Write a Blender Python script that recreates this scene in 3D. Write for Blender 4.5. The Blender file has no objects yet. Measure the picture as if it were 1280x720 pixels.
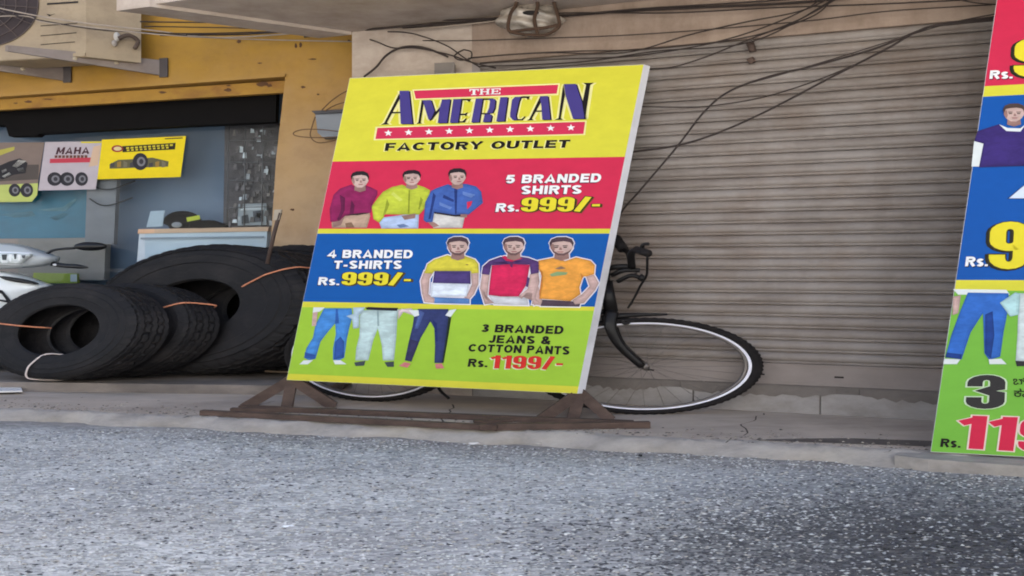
import bpy, bmesh, math, random
import numpy as np
from mathutils import Vector, Matrix
random.seed(7); rng = np.random.default_rng(7)
sc = bpy.context.scene
# ---------------------------------------------------------------- camera, light, exposure
CAM = Vector((0, 0, 1.06)); F = 1000.0; HZ = 337.0        # eye height, focal length in px of 1280, horizon row
cam = bpy.data.cameras.new('camera'); cob = bpy.data.objects.new('camera', cam); sc.collection.objects.link(cob)
cob.location = CAM; cob.rotation_euler = (math.radians(90), 0, 0)
cam.sensor_width = 36; cam.lens = 36*F/1280; cam.shift_y = -(360-HZ)/1280; cam.clip_end = 500; cam.clip_start = 0.05
sc.camera = cob
SUN_EL, SUN_AZ = math.radians(50), math.radians(12)      # azimuth clockwise from +Y
w = bpy.data.worlds.new('World'); sc.world = w; w.use_nodes = True
nt = w.node_tree; bg = nt.nodes['Background']; sky = nt.nodes.new('ShaderNodeTexSky')
sky.sky_type = 'NISHITA'; sky.sun_disc = False; sky.sun_elevation = SUN_EL; sky.sun_rotation = SUN_AZ
sky.dust_density = 4.0; sky.air_density = 1.0
nt.links.new(sky.outputs[0], bg.inputs[0]); bg.inputs[1].default_value = 0.1
sl = bpy.data.lights.new('sun', 'SUN'); sl.energy = 5.0; sl.angle = math.radians(.6); sl.color = (1, .9, .76)
so = bpy.data.objects.new('sun', sl); sc.collection.objects.link(so)
sdir = Vector((math.sin(SUN_AZ)*math.cos(SUN_EL), math.cos(SUN_AZ)*math.cos(SUN_EL), math.sin(SUN_EL)))
so.rotation_euler = sdir.to_track_quat('Z', 'Y').to_euler(); so.location = (0, -10, 20)
sc.view_settings.view_transform = 'Standard'; sc.view_settings.look = 'None'
sc.view_settings.exposure = 2.0; sc.view_settings.gamma = 1.0
sc.cycles.filter_width = 1.9
sc.cycles.max_bounces = 6; sc.cycles.transparent_max_bounces = 12

# ---------------------------------------------------------------- materials
def lin(c):
    return tuple(((v/255)/12.92 if v/255 <= .04045 else ((v/255+.055)/1.055)**2.4) for v in c)
MC = {}
KX = 2.45      # things of this place are about 2.45 times as wide along the facade as usual
def mat(name, rgb, rough=.7, var=.12, scale=6, bump=.0, bscale=60, metal=0, spec=.4, stain=None, stain_amt=.5, stain_scale=1.2, mul=1.0):
    key = (name, rgb)
    if key in MC: return MC[key]
    m = bpy.data.materials.new(name); m.use_nodes = True; n = m.node_tree; L = n.links
    b = n.nodes['Principled BSDF']; b.inputs['Roughness'].default_value = rough; b.inputs['Metallic'].default_value = metal
    b.inputs['Specular IOR Level'].default_value = spec
    tc = n.nodes.new('ShaderNodeTexCoord'); mp = n.nodes.new('ShaderNodeMapping'); mp.inputs['Scale'].default_value = (1/KX, 1, 1)
    geo = n.nodes.new('ShaderNodeNewGeometry'); L.new(geo.outputs['Position'], mp.inputs['Vector'])
    c = tuple(v*mul for v in lin(rgb))
    no = n.nodes.new('ShaderNodeTexNoise'); no.inputs['Scale'].default_value = scale; no.inputs['Detail'].default_value = 6; no.inputs['Roughness'].default_value = .65
    L.new(mp.outputs[0], no.inputs['Vector'])
    rp = n.nodes.new('ShaderNodeValToRGB'); e = rp.color_ramp.elements
    e[0].position = .3; e[1].position = .7
    e[0].color = tuple(v*(1-var) for v in c)+(1,); e[1].color = tuple(min(1, v*(1+var)) for v in c)+(1,)
    L.new(no.outputs['Fac'], rp.inputs[0]); out = rp.outputs[0]
    if stain:
        n2 = n.nodes.new('ShaderNodeTexNoise'); n2.inputs['Scale'].default_value = stain_scale; n2.inputs['Detail'].default_value = 8; n2.inputs['Roughness'].default_value = .7
        L.new(mp.outputs[0], n2.inputs['Vector'])
        r2 = n.nodes.new('ShaderNodeValToRGB'); r2.color_ramp.elements[0].position = .48; r2.color_ramp.elements[1].position = .68
        r2.color_ramp.elements[1].color = (stain_amt,)*3+(1,)
        L.new(n2.outputs['Fac'], r2.inputs[0])
        mx = n.nodes.new('ShaderNodeMix'); mx.data_type = 'RGBA'; L.new(r2.outputs[0], mx.inputs['Factor']); L.new(out, mx.inputs['A'])
        mx.inputs['B'].default_value = lin(stain)+(1,); out = mx.outputs['Result']
    L.new(out, b.inputs['Base Color'])
    if bump:
        nb = n.nodes.new('ShaderNodeTexNoise'); nb.inputs['Scale'].default_value = bscale; nb.inputs['Detail'].default_value = 5
        L.new(mp.outputs[0], nb.inputs['Vector'])
        bp = n.nodes.new('ShaderNodeBump'); bp.inputs['Strength'].default_value = bump; bp.inputs['Distance'].default_value = .01
        L.new(nb.outputs['Fac'], bp.inputs['Height']); L.new(bp.outputs[0], b.inputs['Normal'])
    MC[key] = m; return m
def ink(rgb, var=.05):
    return mat('ink', rgb, rough=.55, var=var, scale=14, bump=.06, bscale=5, spec=.14, mul=.86)
def cloth(rgb, k=1.0):
    """colour of a printed photograph: mottled and creased"""
    rgb = tuple(min(255, v*k) for v in rgb); new = ('printed_cloth', rgb) not in MC
    m = mat('printed_cloth', rgb, rough=.55, var=.2, scale=13, bump=.06, bscale=5, spec=.14, mul=.86)
    if new:
        n = m.node_tree; L = n.links; b = n.nodes['Principled BSDF']; src = b.inputs['Base Color'].links[0].from_socket
        g = n.nodes.new('ShaderNodeNewGeometry'); mp = n.nodes.new('ShaderNodeMapping'); mp.inputs['Scale'].default_value = (9, 9, 22); mp.inputs['Rotation'].default_value = (0, .5, 0)
        L.new(g.outputs['Position'], mp.inputs[0]); no = n.nodes.new('ShaderNodeTexNoise'); no.inputs['Scale'].default_value = 1.4; no.inputs['Detail'].default_value = 4; no.inputs['Distortion'].default_value = 1.2; L.new(mp.outputs[0], no.inputs[0])
        r = n.nodes.new('ShaderNodeValToRGB'); r.color_ramp.elements[0].position = .38; r.color_ramp.elements[0].color = (.62, .62, .66, 1); r.color_ramp.elements[1].position = .6; L.new(no.outputs['Fac'], r.inputs[0])
        mx = n.nodes.new('ShaderNodeMix'); mx.data_type = 'RGBA'; mx.blend_type = 'MULTIPLY'; mx.inputs['Factor'].default_value = .35; L.new(src, mx.inputs['A']); L.new(r.outputs[0], mx.inputs['B']); L.new(mx.outputs['Result'], b.inputs['Base Color'])
    return m
def tone(m, k):
    """the same printed cloth a step darker or lighter"""
    for key, v in list(MC.items()):
        if v == m: return cloth(key[1], k) if key[0] == 'printed_cloth' else m
# ---------------------------------------------------------------- geometry helpers
COL = sc.collection
def ray(px, py): return Vector(((px-640)/F, 1, -(py-HZ)/F))
def at(px, py, Y): return CAM + ray(px, py)*Y
class Plane:
    def __init__(s, p, n): s.p = Vector(p); s.n = Vector(n).normalized(); s.n = -s.n if s.n.y > 0 else s.n
    def hit(s, px, py, off=0):
        d = ray(px, py); t = (s.p-CAM).dot(s.n)/d.dot(s.n); return CAM + d*t + s.n*off
def tag(o, label=None, cat=None, group=None, kind=None):
    for k, v in (('label', label), ('category', cat), ('group', group), ('kind', kind)):
        if v: o[k] = v
    return o
def thing(name, loc, label, cat, group=None, kind=None):
    o = bpy.data.objects.new(name, None); COL.objects.link(o); o.location = loc; o.empty_display_size = .1
    return tag(o, label, cat, group, kind)
class MB:
    """collects polygons (world coordinates), builds ONE mesh object"""
    def __init__(s): s.v = []; s.f = []; s.mi = []; s.mats = []; s.sm = []
    def m(s, mt):
        if mt not in s.mats: s.mats.append(mt)
        return s.mats.index(mt)
    def add(s, vs, fs, mt, smooth=False):
        k = len(s.v); s.v += [Vector(v) for v in vs]; i = s.m(mt)
        for f in fs: s.f.append([k+a for a in f]); s.mi.append(i); s.sm.append(smooth)
    def prism(s, base, vec, mt):
        """base polygon (list of points) swept by vec"""
        n = len(base); vec = Vector(vec); vs = [Vector(p) for p in base]+[Vector(p)+vec for p in base]
        s.add(vs, [list(range(n))[::-1], list(range(n, 2*n))]+[[i, (i+1) % n, n+(i+1) % n, n+i] for i in range(n)], mt)
    def box(s, a, b, mt):
        (x0, y0, z0), (x1, y1, z1) = a, b
        s.prism([(x0, y0, z0), (x1, y0, z0), (x1, y1, z0), (x0, y1, z0)], (0, 0, z1-z0), mt)
    def beam(s, p, q, wx, wz, mt, side=None):
        p = Vector(p); q = Vector(q); d = (q-p).normalized(); up = Vector((0, 0, 1))
        if abs(d.z) > .9: up = Vector((0, 1, 0))
        a = side.normalized() if side else d.cross(up).normalized(); c = a.cross(d).normalized()
        s.prism([p+a*wx/2+c*wz/2, p-a*wx/2+c*wz/2, p-a*wx/2-c*wz/2, p+a*wx/2-c*wz/2], q-p, mt)
    def tube(s, pts, r, mt, n=8, closed=False, sx=1.0, flat=1.0):
        pts = [Vector(p) for p in pts]; N = len(pts); vs = []; rs = r if isinstance(r, (list, tuple)) else [r]*N
        prev = None
        for i, p in enumerate(pts):
            if closed: d = pts[(i+1) % N]-pts[i-1]
            else: d = pts[min(i+1, N-1)]-pts[max(i-1, 0)]
            d.normalize()
            if prev is None:
                a = d.cross(Vector((0, 0, 1))); a = a if a.length > .1 else d.cross(Vector((0, 1, 0)))
            else: a = prev - d*prev.dot(d)
            a.normalize(); prev = a; c = d.cross(a)
            for j in range(n):
                t = 2*math.pi*j/n; o = (a*math.cos(t)+c*math.sin(t)*flat)*rs[i]; o.x *= sx; vs.append(p+o)
        fs = []
        for i in range(N if closed else N-1):
            for j in range(n):
                fs.append([i*n+j, i*n+(j+1) % n, ((i+1) % N)*n+(j+1) % n, ((i+1) % N)*n+j])
        if not closed: fs += [list(range(n))[::-1], [(N-1)*n+j for j in range(n)]]
        s.add(vs, fs, mt, True)
    def blob(s, c, rad, mt, nu=20, nv=12, fn=None):
        c = Vector(c); vs = []; fs = []
        for i in range(nv+1):
            th = math.pi*i/nv
            for j in range(nu):
                ph = 2*math.pi*j/nu; d = Vector((math.sin(th)*math.cos(ph), math.sin(th)*math.sin(ph), math.cos(th)))
                k = fn(d) if fn else 1
                vs.append(c+Vector((d.x*rad[0], d.y*rad[1], d.z*rad[2]))*k)
        for i in range(nv):
            for j in range(nu): fs.append([i*nu+j, i*nu+(j+1) % nu, (i+1)*nu+(j+1) % nu, (i+1)*nu+j])
        s.add(vs, fs, mt, True)
    def build(s, name, parent=None, origin=None, fix=True):
        org = Vector(parent.matrix_world.translation) if False else (parent['_o'] if False else None)
        o3 = Vector(origin) if origin is not None else None
        if o3 is None:
            if parent is not None: o3 = ROOT[parent.name]
            else:
                xs = [v.x for v in s.v]; ys = [v.y for v in s.v]; zs = [v.z for v in s.v]
                o3 = Vector(((min(xs)+max(xs))/2, (min(ys)+max(ys))/2, min(zs)))
        me = bpy.data.meshes.new(name); me.from_pydata([tuple(v-o3) for v in s.v], [], s.f)
        for mt in s.mats: me.materials.append(mt)
        me.polygons.foreach_set('material_index', s.mi); me.polygons.foreach_set('use_smooth', s.sm)
        if fix:
            bm = bmesh.new(); bm.from_mesh(me); bmesh.ops.recalc_face_normals(bm, faces=bm.faces)
            big = [f for f in bm.faces if len(f.verts) > 4]
            if big: bmesh.ops.triangulate(bm, faces=big)
            bm.to_mesh(me); bm.free()
        me.update()
        o = bpy.data.objects.new(name, me); COL.objects.link(o)
        if parent is not None:
            o.parent = parent; o.location = o3-ROOT[parent.name]
        else: o.location = o3
        ROOT[o.name] = o3
        return o
ROOT = {}
def root(name, loc, label, cat, group=None):
    o = thing(name, loc, label, cat, group); ROOT[o.name] = Vector(loc); return o
def copy_part(o, parent, delta):
    c = o.copy(); COL.objects.link(c); c.parent = parent; c.location = Vector(o.location)+Vector(delta); return c
def struct(o): o['kind'] = 'structure'; return o

def smooth_path(pts, k=6, closed=False):
    P = [Vector(p) for p in pts]; n = len(P); out = []
    for i in range(n if closed else n-1):
        p0 = P[i-1] if (i > 0 or closed) else P[0]; p1 = P[i]; p2 = P[(i+1) % n]; p3 = P[(i+2) % n] if (closed or i+2 < n) else P[-1]
        for j in range(k):
            t = j/k
            out.append(.5*((2*p1)+(-p0+p2)*t+(2*p0-5*p1+4*p2-p3)*t*t+(-p0+3*p1-3*p2+p3)*t**3))
    if not closed: out.append(P[-1])
    return out

# ---- flat print on a plane
_tc = {}
def text_mesh(s, bold):
    if (s, bold) in _tc: return _tc[(s, bold)]
    cu = bpy.data.curves.new('t', 'FONT'); cu.body = s; cu.offset = bold; cu.resolution_u = 5; cu.dimensions = '2D'; cu.fill_mode = 'FRONT'
    ob = bpy.data.objects.new('t', cu); COL.objects.link(ob)
    dg = bpy.context.evaluated_depsgraph_get(); me = ob.evaluated_get(dg).to_mesh()
    r = ([tuple(v.co[:2]) for v in me.vertices], [list(p.vertices) for p in me.polygons])
    ob.evaluated_get(dg).to_mesh_clear(); bpy.data.objects.remove(ob); bpy.data.curves.remove(cu)
    _tc[(s, bold)] = r; return r
LAY = .0009
class Print(MB):
    def __init__(s, plane): super().__init__(); s.pl = plane
    def poly(s, pts, mt, layer):
        s.add([s.pl.hit(x, y, layer*LAY) for x, y in pts], [list(range(len(pts)))], mt)
    def ell(s, cx, cy, rx, ry, mt, layer, n=20, a0=0, a1=2*math.pi):
        s.poly([(cx+rx*math.cos(a0+(a1-a0)*i/n), cy+ry*math.sin(a0+(a1-a0)*i/n)) for i in range(n)], mt, layer)
    def text(s, t, tl, tr, br, bl, mt, layer, bold=.02, shadow=None, outline=None, font=None, h=None, slant=0, gap=None):
        font = font or sans; h = h or (.115 if font is sans else .125); gap = gap if gap is not None else (.11 if font is sans else .06)
        x = 0; items = []
        for ch in t:
            w_, paths = font(ch, h)
            items += [([(x+a, b) for a, b in P], c) for P, c in paths]; x += w_+gap
        TW = x-gap; ky = 1.0 if font is sans else .62
        def put(grow, dx, dy, m2, ly):
            for i_, (P, c) in enumerate(items):
                for k_, quad in enumerate(strip(P, h+grow, 1, ky, c, grow)):
                    Q = []
                    for a, b in quad:
                        u = a/TW; v = b
                        X = (bl[0]*(1-u)+br[0]*u)*(1-v)+(tl[0]*(1-u)+tr[0]*u)*v+dx
                        Y = (bl[1]*(1-u)+br[1]*u)*(1-v)+(tl[1]*(1-u)+tr[1]*u)*v+dy
                        Q.append(s.pl.hit(X, Y, (ly+.02*((i_*3+k_) % 11))*LAY))
                    s.add(Q, [[0, 1, 2, 3]], m2)
        if outline: put(outline[0], 0, 0, outline[1], layer-1)
        if shadow: put((outline[0] if outline else 0)+.01, shadow[0], shadow[1], shadow[2], layer-2)
        put(0, 0, 0, mt, layer)
def _arc(cx, cy, rx_, ry_, a0, a1, n=9):
    return [(cx+rx_*math.cos(math.radians(a0+(a1-a0)*i/n)), cy+ry_*math.sin(math.radians(a0+(a1-a0)*i/n))) for i in range(n+1)]
def sans(ch, h):
    """bold sans capitals: (width, [(path, closed)]), cap height 1, stroke half-width h"""
    w = .74; a, b, m = h, w-h, .52; t, B = 1-h, h
    G = {
     'A': (.82, [([(.10, 0), (.41, 1-h*.6), (.72, 0)], 0), ([(.22, .27), (.60, .27)], 0)]),
     'B': (w, [([(a, B), (a, t), (.44, t)]+_arc(.44, (t+m)/2, b-.46, (t-m)/2, 90, -90)+[(.44, m), (a, m)], 0), ([(a, m), (.46, m)]+_arc(.46, (m+B)/2, b-.46, (m-B)/2, 90, -90)+[(.46, B), (a-h, B)], 0)]),
     'C': (.78, [(_arc(.41, .5, .41-h, .5-h, 40, 320, 16), 0)]),
     'D': (.76, [([(a, B), (a, t), (.38, t)]+_arc(.38, .5, .76-h-.38, .5-h, 90, -90, 12)+[(.38, B), (a-h, B)], 0)]),
     'E': (.66, [([(a, 0), (a, 1)], 0), ([(a, t), (.64, t)], 0), ([(a, .5), (.6, .5)], 0), ([(a, B), (.66, B)], 0)]),
     'F': (.62, [([(a, 0), (a, 1)], 0), ([(a, t), (.62, t)], 0), ([(a, .48), (.56, .48)], 0)]),
     'H': (w, [([(a, 0), (a, 1)], 0), ([(b, 0), (b, 1)], 0), ([(a, .5), (b, .5)], 0)]),
     'I': (2*h, [([(h, 0), (h, 1)], 0)]),
     'J': (.56, [([(.56-h, 1), (.56-h, .34)]+_arc(.28, .34, .28-h, .34-h, 0, -165, 9), 0)]),
     'L': (.6, [([(a, 1), (a, B), (.6, B)], 0)]),
     'M': (.86, [([(a, 0), (a, 1)], 0), ([(.86-h, 0), (.86-h, 1)], 0), ([(a, 1-h*.5), (.43, .25), (.86-h, 1-h*.5)], 0)]),
     'N': (w, [([(a, 0), (a, 1)], 0), ([(b, 0), (b, 1)], 0), ([(a, 1-h*.5), (b, h*.5)], 0)]),
     'O': (.82, [(_arc(.41, .5, .41-h, .5-h, 0, 342, 19), 1)]),
     'P': (.7, [([(a, 0), (a, t), (.42, t)]+_arc(.42, .70, .7-h-.42, t-.70, 90, -90)+[(.42, 1.4-t), (a, 1.4-t)], 0)]),
     'R': (w, [([(a, 0), (a, t), (.44, t)]+_arc(.44, .71, b-.44, t-.71, 90, -90)+[(.44, 1.42-t), (a, 1.42-t)], 0), ([(.42, .42), (.66, 0)], 0)]),
     'S': (.7, [(_arc(.35, .73, .35-h, .27-h, 20, 225, 10)+_arc(.35, .27, .35-h, .27-h, 70, -160, 10), 0)]),
     'T': (.68, [([(0, t), (.68, t)], 0), ([(.34, 0), (.34, 1)], 0)]),
     'U': (w, [([(a, 1), (a, .36)]+_arc(w/2, .36, w/2-h, .36-h, 180, 360, 10)+[(b, 1)], 0)]),
     'Y': (.78, [([(.08, 1), (.39, .46), (.70, 1)], 0), ([(.39, .48), (.39, 0)], 0)]),
     '&': (.8, [([(.74, 0), (.24, .62)]+_arc(.36, .78, .36-.2, .22-h*.8, 200, -20, 10)+[(.5, .62), (.2, .44)]+_arc(.32, .26, .32-h, .26-h, 130, 300, 8)+[(.62, .2), (.72, .46)], 0)]),
     '-': (.36, [([(.02, .38), (.34, .38)], 0)]),
     '.': (.2, [([(.1, 0), (.1, .2)], 0)]),
     's': (.54, [(_arc(.27, .56, .27-h, .17-h*.4, 20, 225, 8)+_arc(.27, .17+h*.4, .27-h, .17-h*.4, 70, -160, 8), 0)]),
     '5': (.66, [([(.6, t), (.17, t), (.12, .56)]+_arc(.33, .35, .33-h, .35-h, 120, -160, 12), 0)]),
     '4': (.7, [([(.48, 0), (.48, 1-h*.5), (.07, .3), (.7, .3)], 0)]),
     '3': (.66, [(_arc(.33, .74, .30-h, .26-h, 165, -80, 10)+_arc(.33, .27, .33-h, .27-h, 80, -165, 10), 0)]),
     ' ': (.3, [])}
    return G[ch]
def heavy(ch, h):
    """condensed heavy figures"""
    w = .62; k = .55
    G = {
     '9': (w, [(_arc(w/2, .78, w/2-h, .22-h*k, 0, 180, 8)+_arc(w/2, .60, w/2-h, .21-h*k, 180, 360, 9), 1), ([(w-h, .80), (w-h, .24)]+_arc(w/2, .24, w/2-h, .24-h*k, 0, -180, 8)+[(h, .30)], 0)]),
     '1': (.44, [([(.44-h, 0), (.44-h, 1)], 0), ([(.30, .90), (.02, .76)], 0)]),
     '3': (w, [([(h, .66), (h, .76)]+_arc(w/2, .78, w/2-h, .22-h*k, 180, 0, 8)+[(w-h, .62), (.30, .53), (w-h, .44)]+_arc(w/2, .22, w/2-h, .22-h*k, 0, -180, 8)+[(h, .34)], 0)]),
     '4': (.68, [([(.46, 0), (.46, .97), (.1, .26), (.68, .26)], 0)]),
     '/': (.5, [([(.07, 0), (.43, 1)], 0)]), '-': (.4, [([(.05, .42), (.35, .42)], 0)])}
    return G[ch]
def strip(path, h, kx=1.0, ky=1.0, closed=False, grow=0):
    """mitred ribbon: list of quads; the pen is kx*h wide, ky*h high"""
    P = []
    for p in path:
        if not P or (abs(p[0]-P[-1][0])+abs(p[1]-P[-1][1])) > 1e-4: P.append(p)
    if closed and abs(P[0][0]-P[-1][0])+abs(P[0][1]-P[-1][1]) < 1e-3: P.pop()
    if grow and not closed:
        def ext(a, b):
            d = math.hypot(b[0]-a[0], b[1]-a[1]); return (b[0]+(b[0]-a[0])/d*grow, b[1]+(b[1]-a[1])/d*grow)
        P[0], P[-1] = ext(P[1], P[0]), ext(P[-2], P[-1])
    n = len(P); L = []; R = []
    for i in range(n):
        q0 = P[i-1] if (i > 0 or closed) else None; q1 = P[(i+1) % n] if (i < n-1 or closed) else None
        ns = []
        for a, b in ((q0, P[i]), (P[i], q1)):
            if a is None or b is None: continue
            dx, dy = b[0]-a[0], b[1]-a[1]; l = math.hypot(dx, dy); ns.append((-dy/l, dx/l))
        mx_ = sum(v[0] for v in ns)/len(ns); my_ = sum(v[1] for v in ns)/len(ns); l2 = mx_*mx_+my_*my_; l2 = max(l2, .3)
        L.append((P[i][0]+mx_/l2*h*kx, P[i][1]+my_/l2*h*ky)); R.append((P[i][0]-mx_/l2*h*kx, P[i][1]-my_/l2*h*ky))
    return [(L[i], L[(i+1) % n], R[(i+1) % n], R[i]) for i in range(n if closed else n-1)]
def cp(o, sc_, pts): return [(o[0]+x/sc_, o[1]+y/sc_) for x, y in pts]

# ================================================================ SETTING
# facade lines in plan: shutter building W1, yellow shop W2; 'out' points from the wall to the street
def y1(x): return 6.6-x/3.0
def y2(x): return 7.47-(x+1.414)/5.3
W1 = Plane((0, 6.6, 0), (1/3., 1, 0)); W2 = Plane((-1.414, 7.47, 0), (1/5.3, 1, 0))
OUT = Vector((-1.9, -1, 0))

# road -------------------------------------------------------------
def asphalt():
    m = bpy.data.materials.new('worn_asphalt'); m.use_nodes = True; n = m.node_tree; L = n.links; b = n.nodes['Principled BSDF']
    b.inputs['Roughness'].default_value = .85; b.inputs['Specular IOR Level'].default_value = .35
    g = n.nodes.new('ShaderNodeNewGeometry'); mp = n.nodes.new('ShaderNodeMapping'); mp.inputs['Scale'].default_value = (1/KX, 1, 1); L.new(g.outputs['Position'], mp.inputs[0])
    def noise(s, d=6, r=.6):
        t = n.nodes.new('ShaderNodeTexNoise'); t.inputs['Scale'].default_value = s; t.inputs['Detail'].default_value = d; t.inputs['Roughness'].default_value = r; L.new(mp.outputs[0], t.inputs[0]); return t.outputs['Fac']
    def ramp(i, p0, c0, p1, c1):
        t = n.nodes.new('ShaderNodeValToRGB'); e = t.color_ramp.elements; e[0].position = p0; e[1].position = p1; e[0].color = lin(c0)+(1,); e[1].color = lin(c1)+(1,); L.new(i, t.inputs[0]); return t.outputs[0]
    def mix(f, a, b_, ty='MIX'):
        t = n.nodes.new('ShaderNodeMix'); t.data_type = 'RGBA'; t.blend_type = ty
        if isinstance(f, float): t.inputs['Factor'].default_value = f
        else: L.new(f, t.inputs['Factor'])
        L.new(a, t.inputs['A']); L.new(b_, t.inputs['B']); return t.outputs['Result']
    vo = n.nodes.new('ShaderNodeTexVoronoi'); vo.inputs['Scale'].default_value = 75; L.new(mp.outputs[0], vo.inputs[0])
    cell = n.nodes.new('ShaderNodeSeparateColor'); L.new(vo.outputs['Color'], cell.inputs[0])
    chips = ramp(cell.outputs[0], .1, (166, 169, 169), .95, (226, 228, 226))
    dark = ramp(cell.outputs[1], .1, (40, 40, 40), .95, (118, 117, 115))
    big = ramp(noise(.55, 5, .6), .44, (0, 0, 0), .6, (255, 255, 255))
    # the bare, darker patch lies toward the right of the lane
    sx = n.nodes.new('ShaderNodeSeparateXYZ'); L.new(g.outputs['Position'], sx.inputs[0])
    def mth(op, a, b_):
        t = n.nodes.new('ShaderNodeMath'); t.operation = op
        for k, v in enumerate((a, b_)):
            if isinstance(v, (int, float)): t.inputs[k].default_value = v
            else: L.new(v, t.inputs[k])
        t.use_clamp = op == 'MULTIPLY_ADD'; return t.outputs[0]
    dx = mth('MULTIPLY', mth('SUBTRACT', sx.outputs[0], 2.2), .62); dy = mth('MULTIPLY', mth('SUBTRACT', sx.outputs[1], 3.15), 1.0)
    rr = mth('ADD', mth('MULTIPLY', dx, dx), mth('MULTIPLY', dy, dy)); rr = mth('ADD', rr, mth('MULTIPLY', noise(2.2, 6, .7), 1.8))
    patch = ramp(rr, .95, (255, 255, 255), 1.0, (255, 255, 255))
    mr = n.nodes.new('ShaderNodeMapRange'); L.new(rr, mr.inputs[0]); mr.inputs[1].default_value = .9; mr.inputs[2].default_value = 2.9; mr.inputs[3].default_value = 1; mr.inputs[4].default_value = 0
    c = mix(mr.outputs[0], chips, dark)
    dust = ramp(noise(1.1, 7, .65), .47, (0, 0, 0), .75, (150, 150, 150))
    dcol = n.nodes.new('ShaderNodeRGB'); dcol.outputs[0].default_value = lin((196, 188, 178))+(1,)
    c = mix(dust, c, dcol.outputs[0])
    kd = mth('ADD', sx.outputs[1], mth('MULTIPLY', sx.outputs[0], .235)); kd = mth('ADD', kd, mth('MULTIPLY', noise(6, 6, .7), .5))
    mk = n.nodes.new('ShaderNodeMapRange'); L.new(kd, mk.inputs[0]); mk.inputs[1].default_value = 4.95; mk.inputs[2].default_value = 5.45; mk.inputs[3].default_value = 0; mk.inputs[4].default_value = .8
    kc = n.nodes.new('ShaderNodeRGB'); kc.outputs[0].default_value = lin((136, 128, 122))+(1,); c = mix(mk.outputs[0], c, kc.outputs[0])
    c = mix(.55, c, ramp(noise(1.7, 6, .7), .38, (205, 205, 210), .6, (255, 255, 255)), 'MULTIPLY')
    c2 = mix(.4, c, ramp(noise(9, 5, .7), .35, (150, 150, 150), .65, (255, 255, 255)), 'MULTIPLY')
    L.new(c2, b.inputs['Base Color'])
    bp = n.nodes.new('ShaderNodeBump'); bp.inputs['Strength'].default_value = .9; bp.inputs['Distance'].default_value = .006; L.new(vo.outputs['Distance'], bp.inputs['Height'])
    b2 = n.nodes.new('ShaderNodeBump'); b2.inputs['Strength'].default_value = .5; b2.inputs['Distance'].default_value = .02; L.new(noise(25, 4), b2.inputs['Height']); L.new(b2.outputs[0], bp.inputs['Normal'])
    L.new(bp.outputs[0], b.inputs['Normal']); return m
ROADZ = -.075
M_road = asphalt()
r_ = MB()
nx, ny = 90, 60
xs = np.linspace(-9, 9, nx); ys = np.linspace(1.2, 8, ny)
def roadz(x, y): return ROADZ + .006*math.sin(x*1.3+y*2.1)+.004*math.sin(x*3.1-y*1.7)
vs = [(x, y, roadz(x, y)) for y in ys for x in xs]
r_.add(vs, [[j*nx+i, j*nx+i+1, (j+1)*nx+i+1, (j+1)*nx+i] for j in range(ny-1) for i in range(nx-1)], M_road, True)
for a, b in (((-150, -150), (150, 1.2)), ((-150, 1.2), (-9, 150)), ((9, 1.2), (150, 150)), ((-9, 8), (9, 150))):
    r_.add([(a[0], a[1], ROADZ-.003), (b[0], a[1], ROADZ-.003), (b[0], b[1], ROADZ-.003), (a[0], b[1], ROADZ-.003)], [[0, 1, 2, 3]], M_road)
struct(r_.build('road', origin=(0, 0, 0), fix=False))

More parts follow.
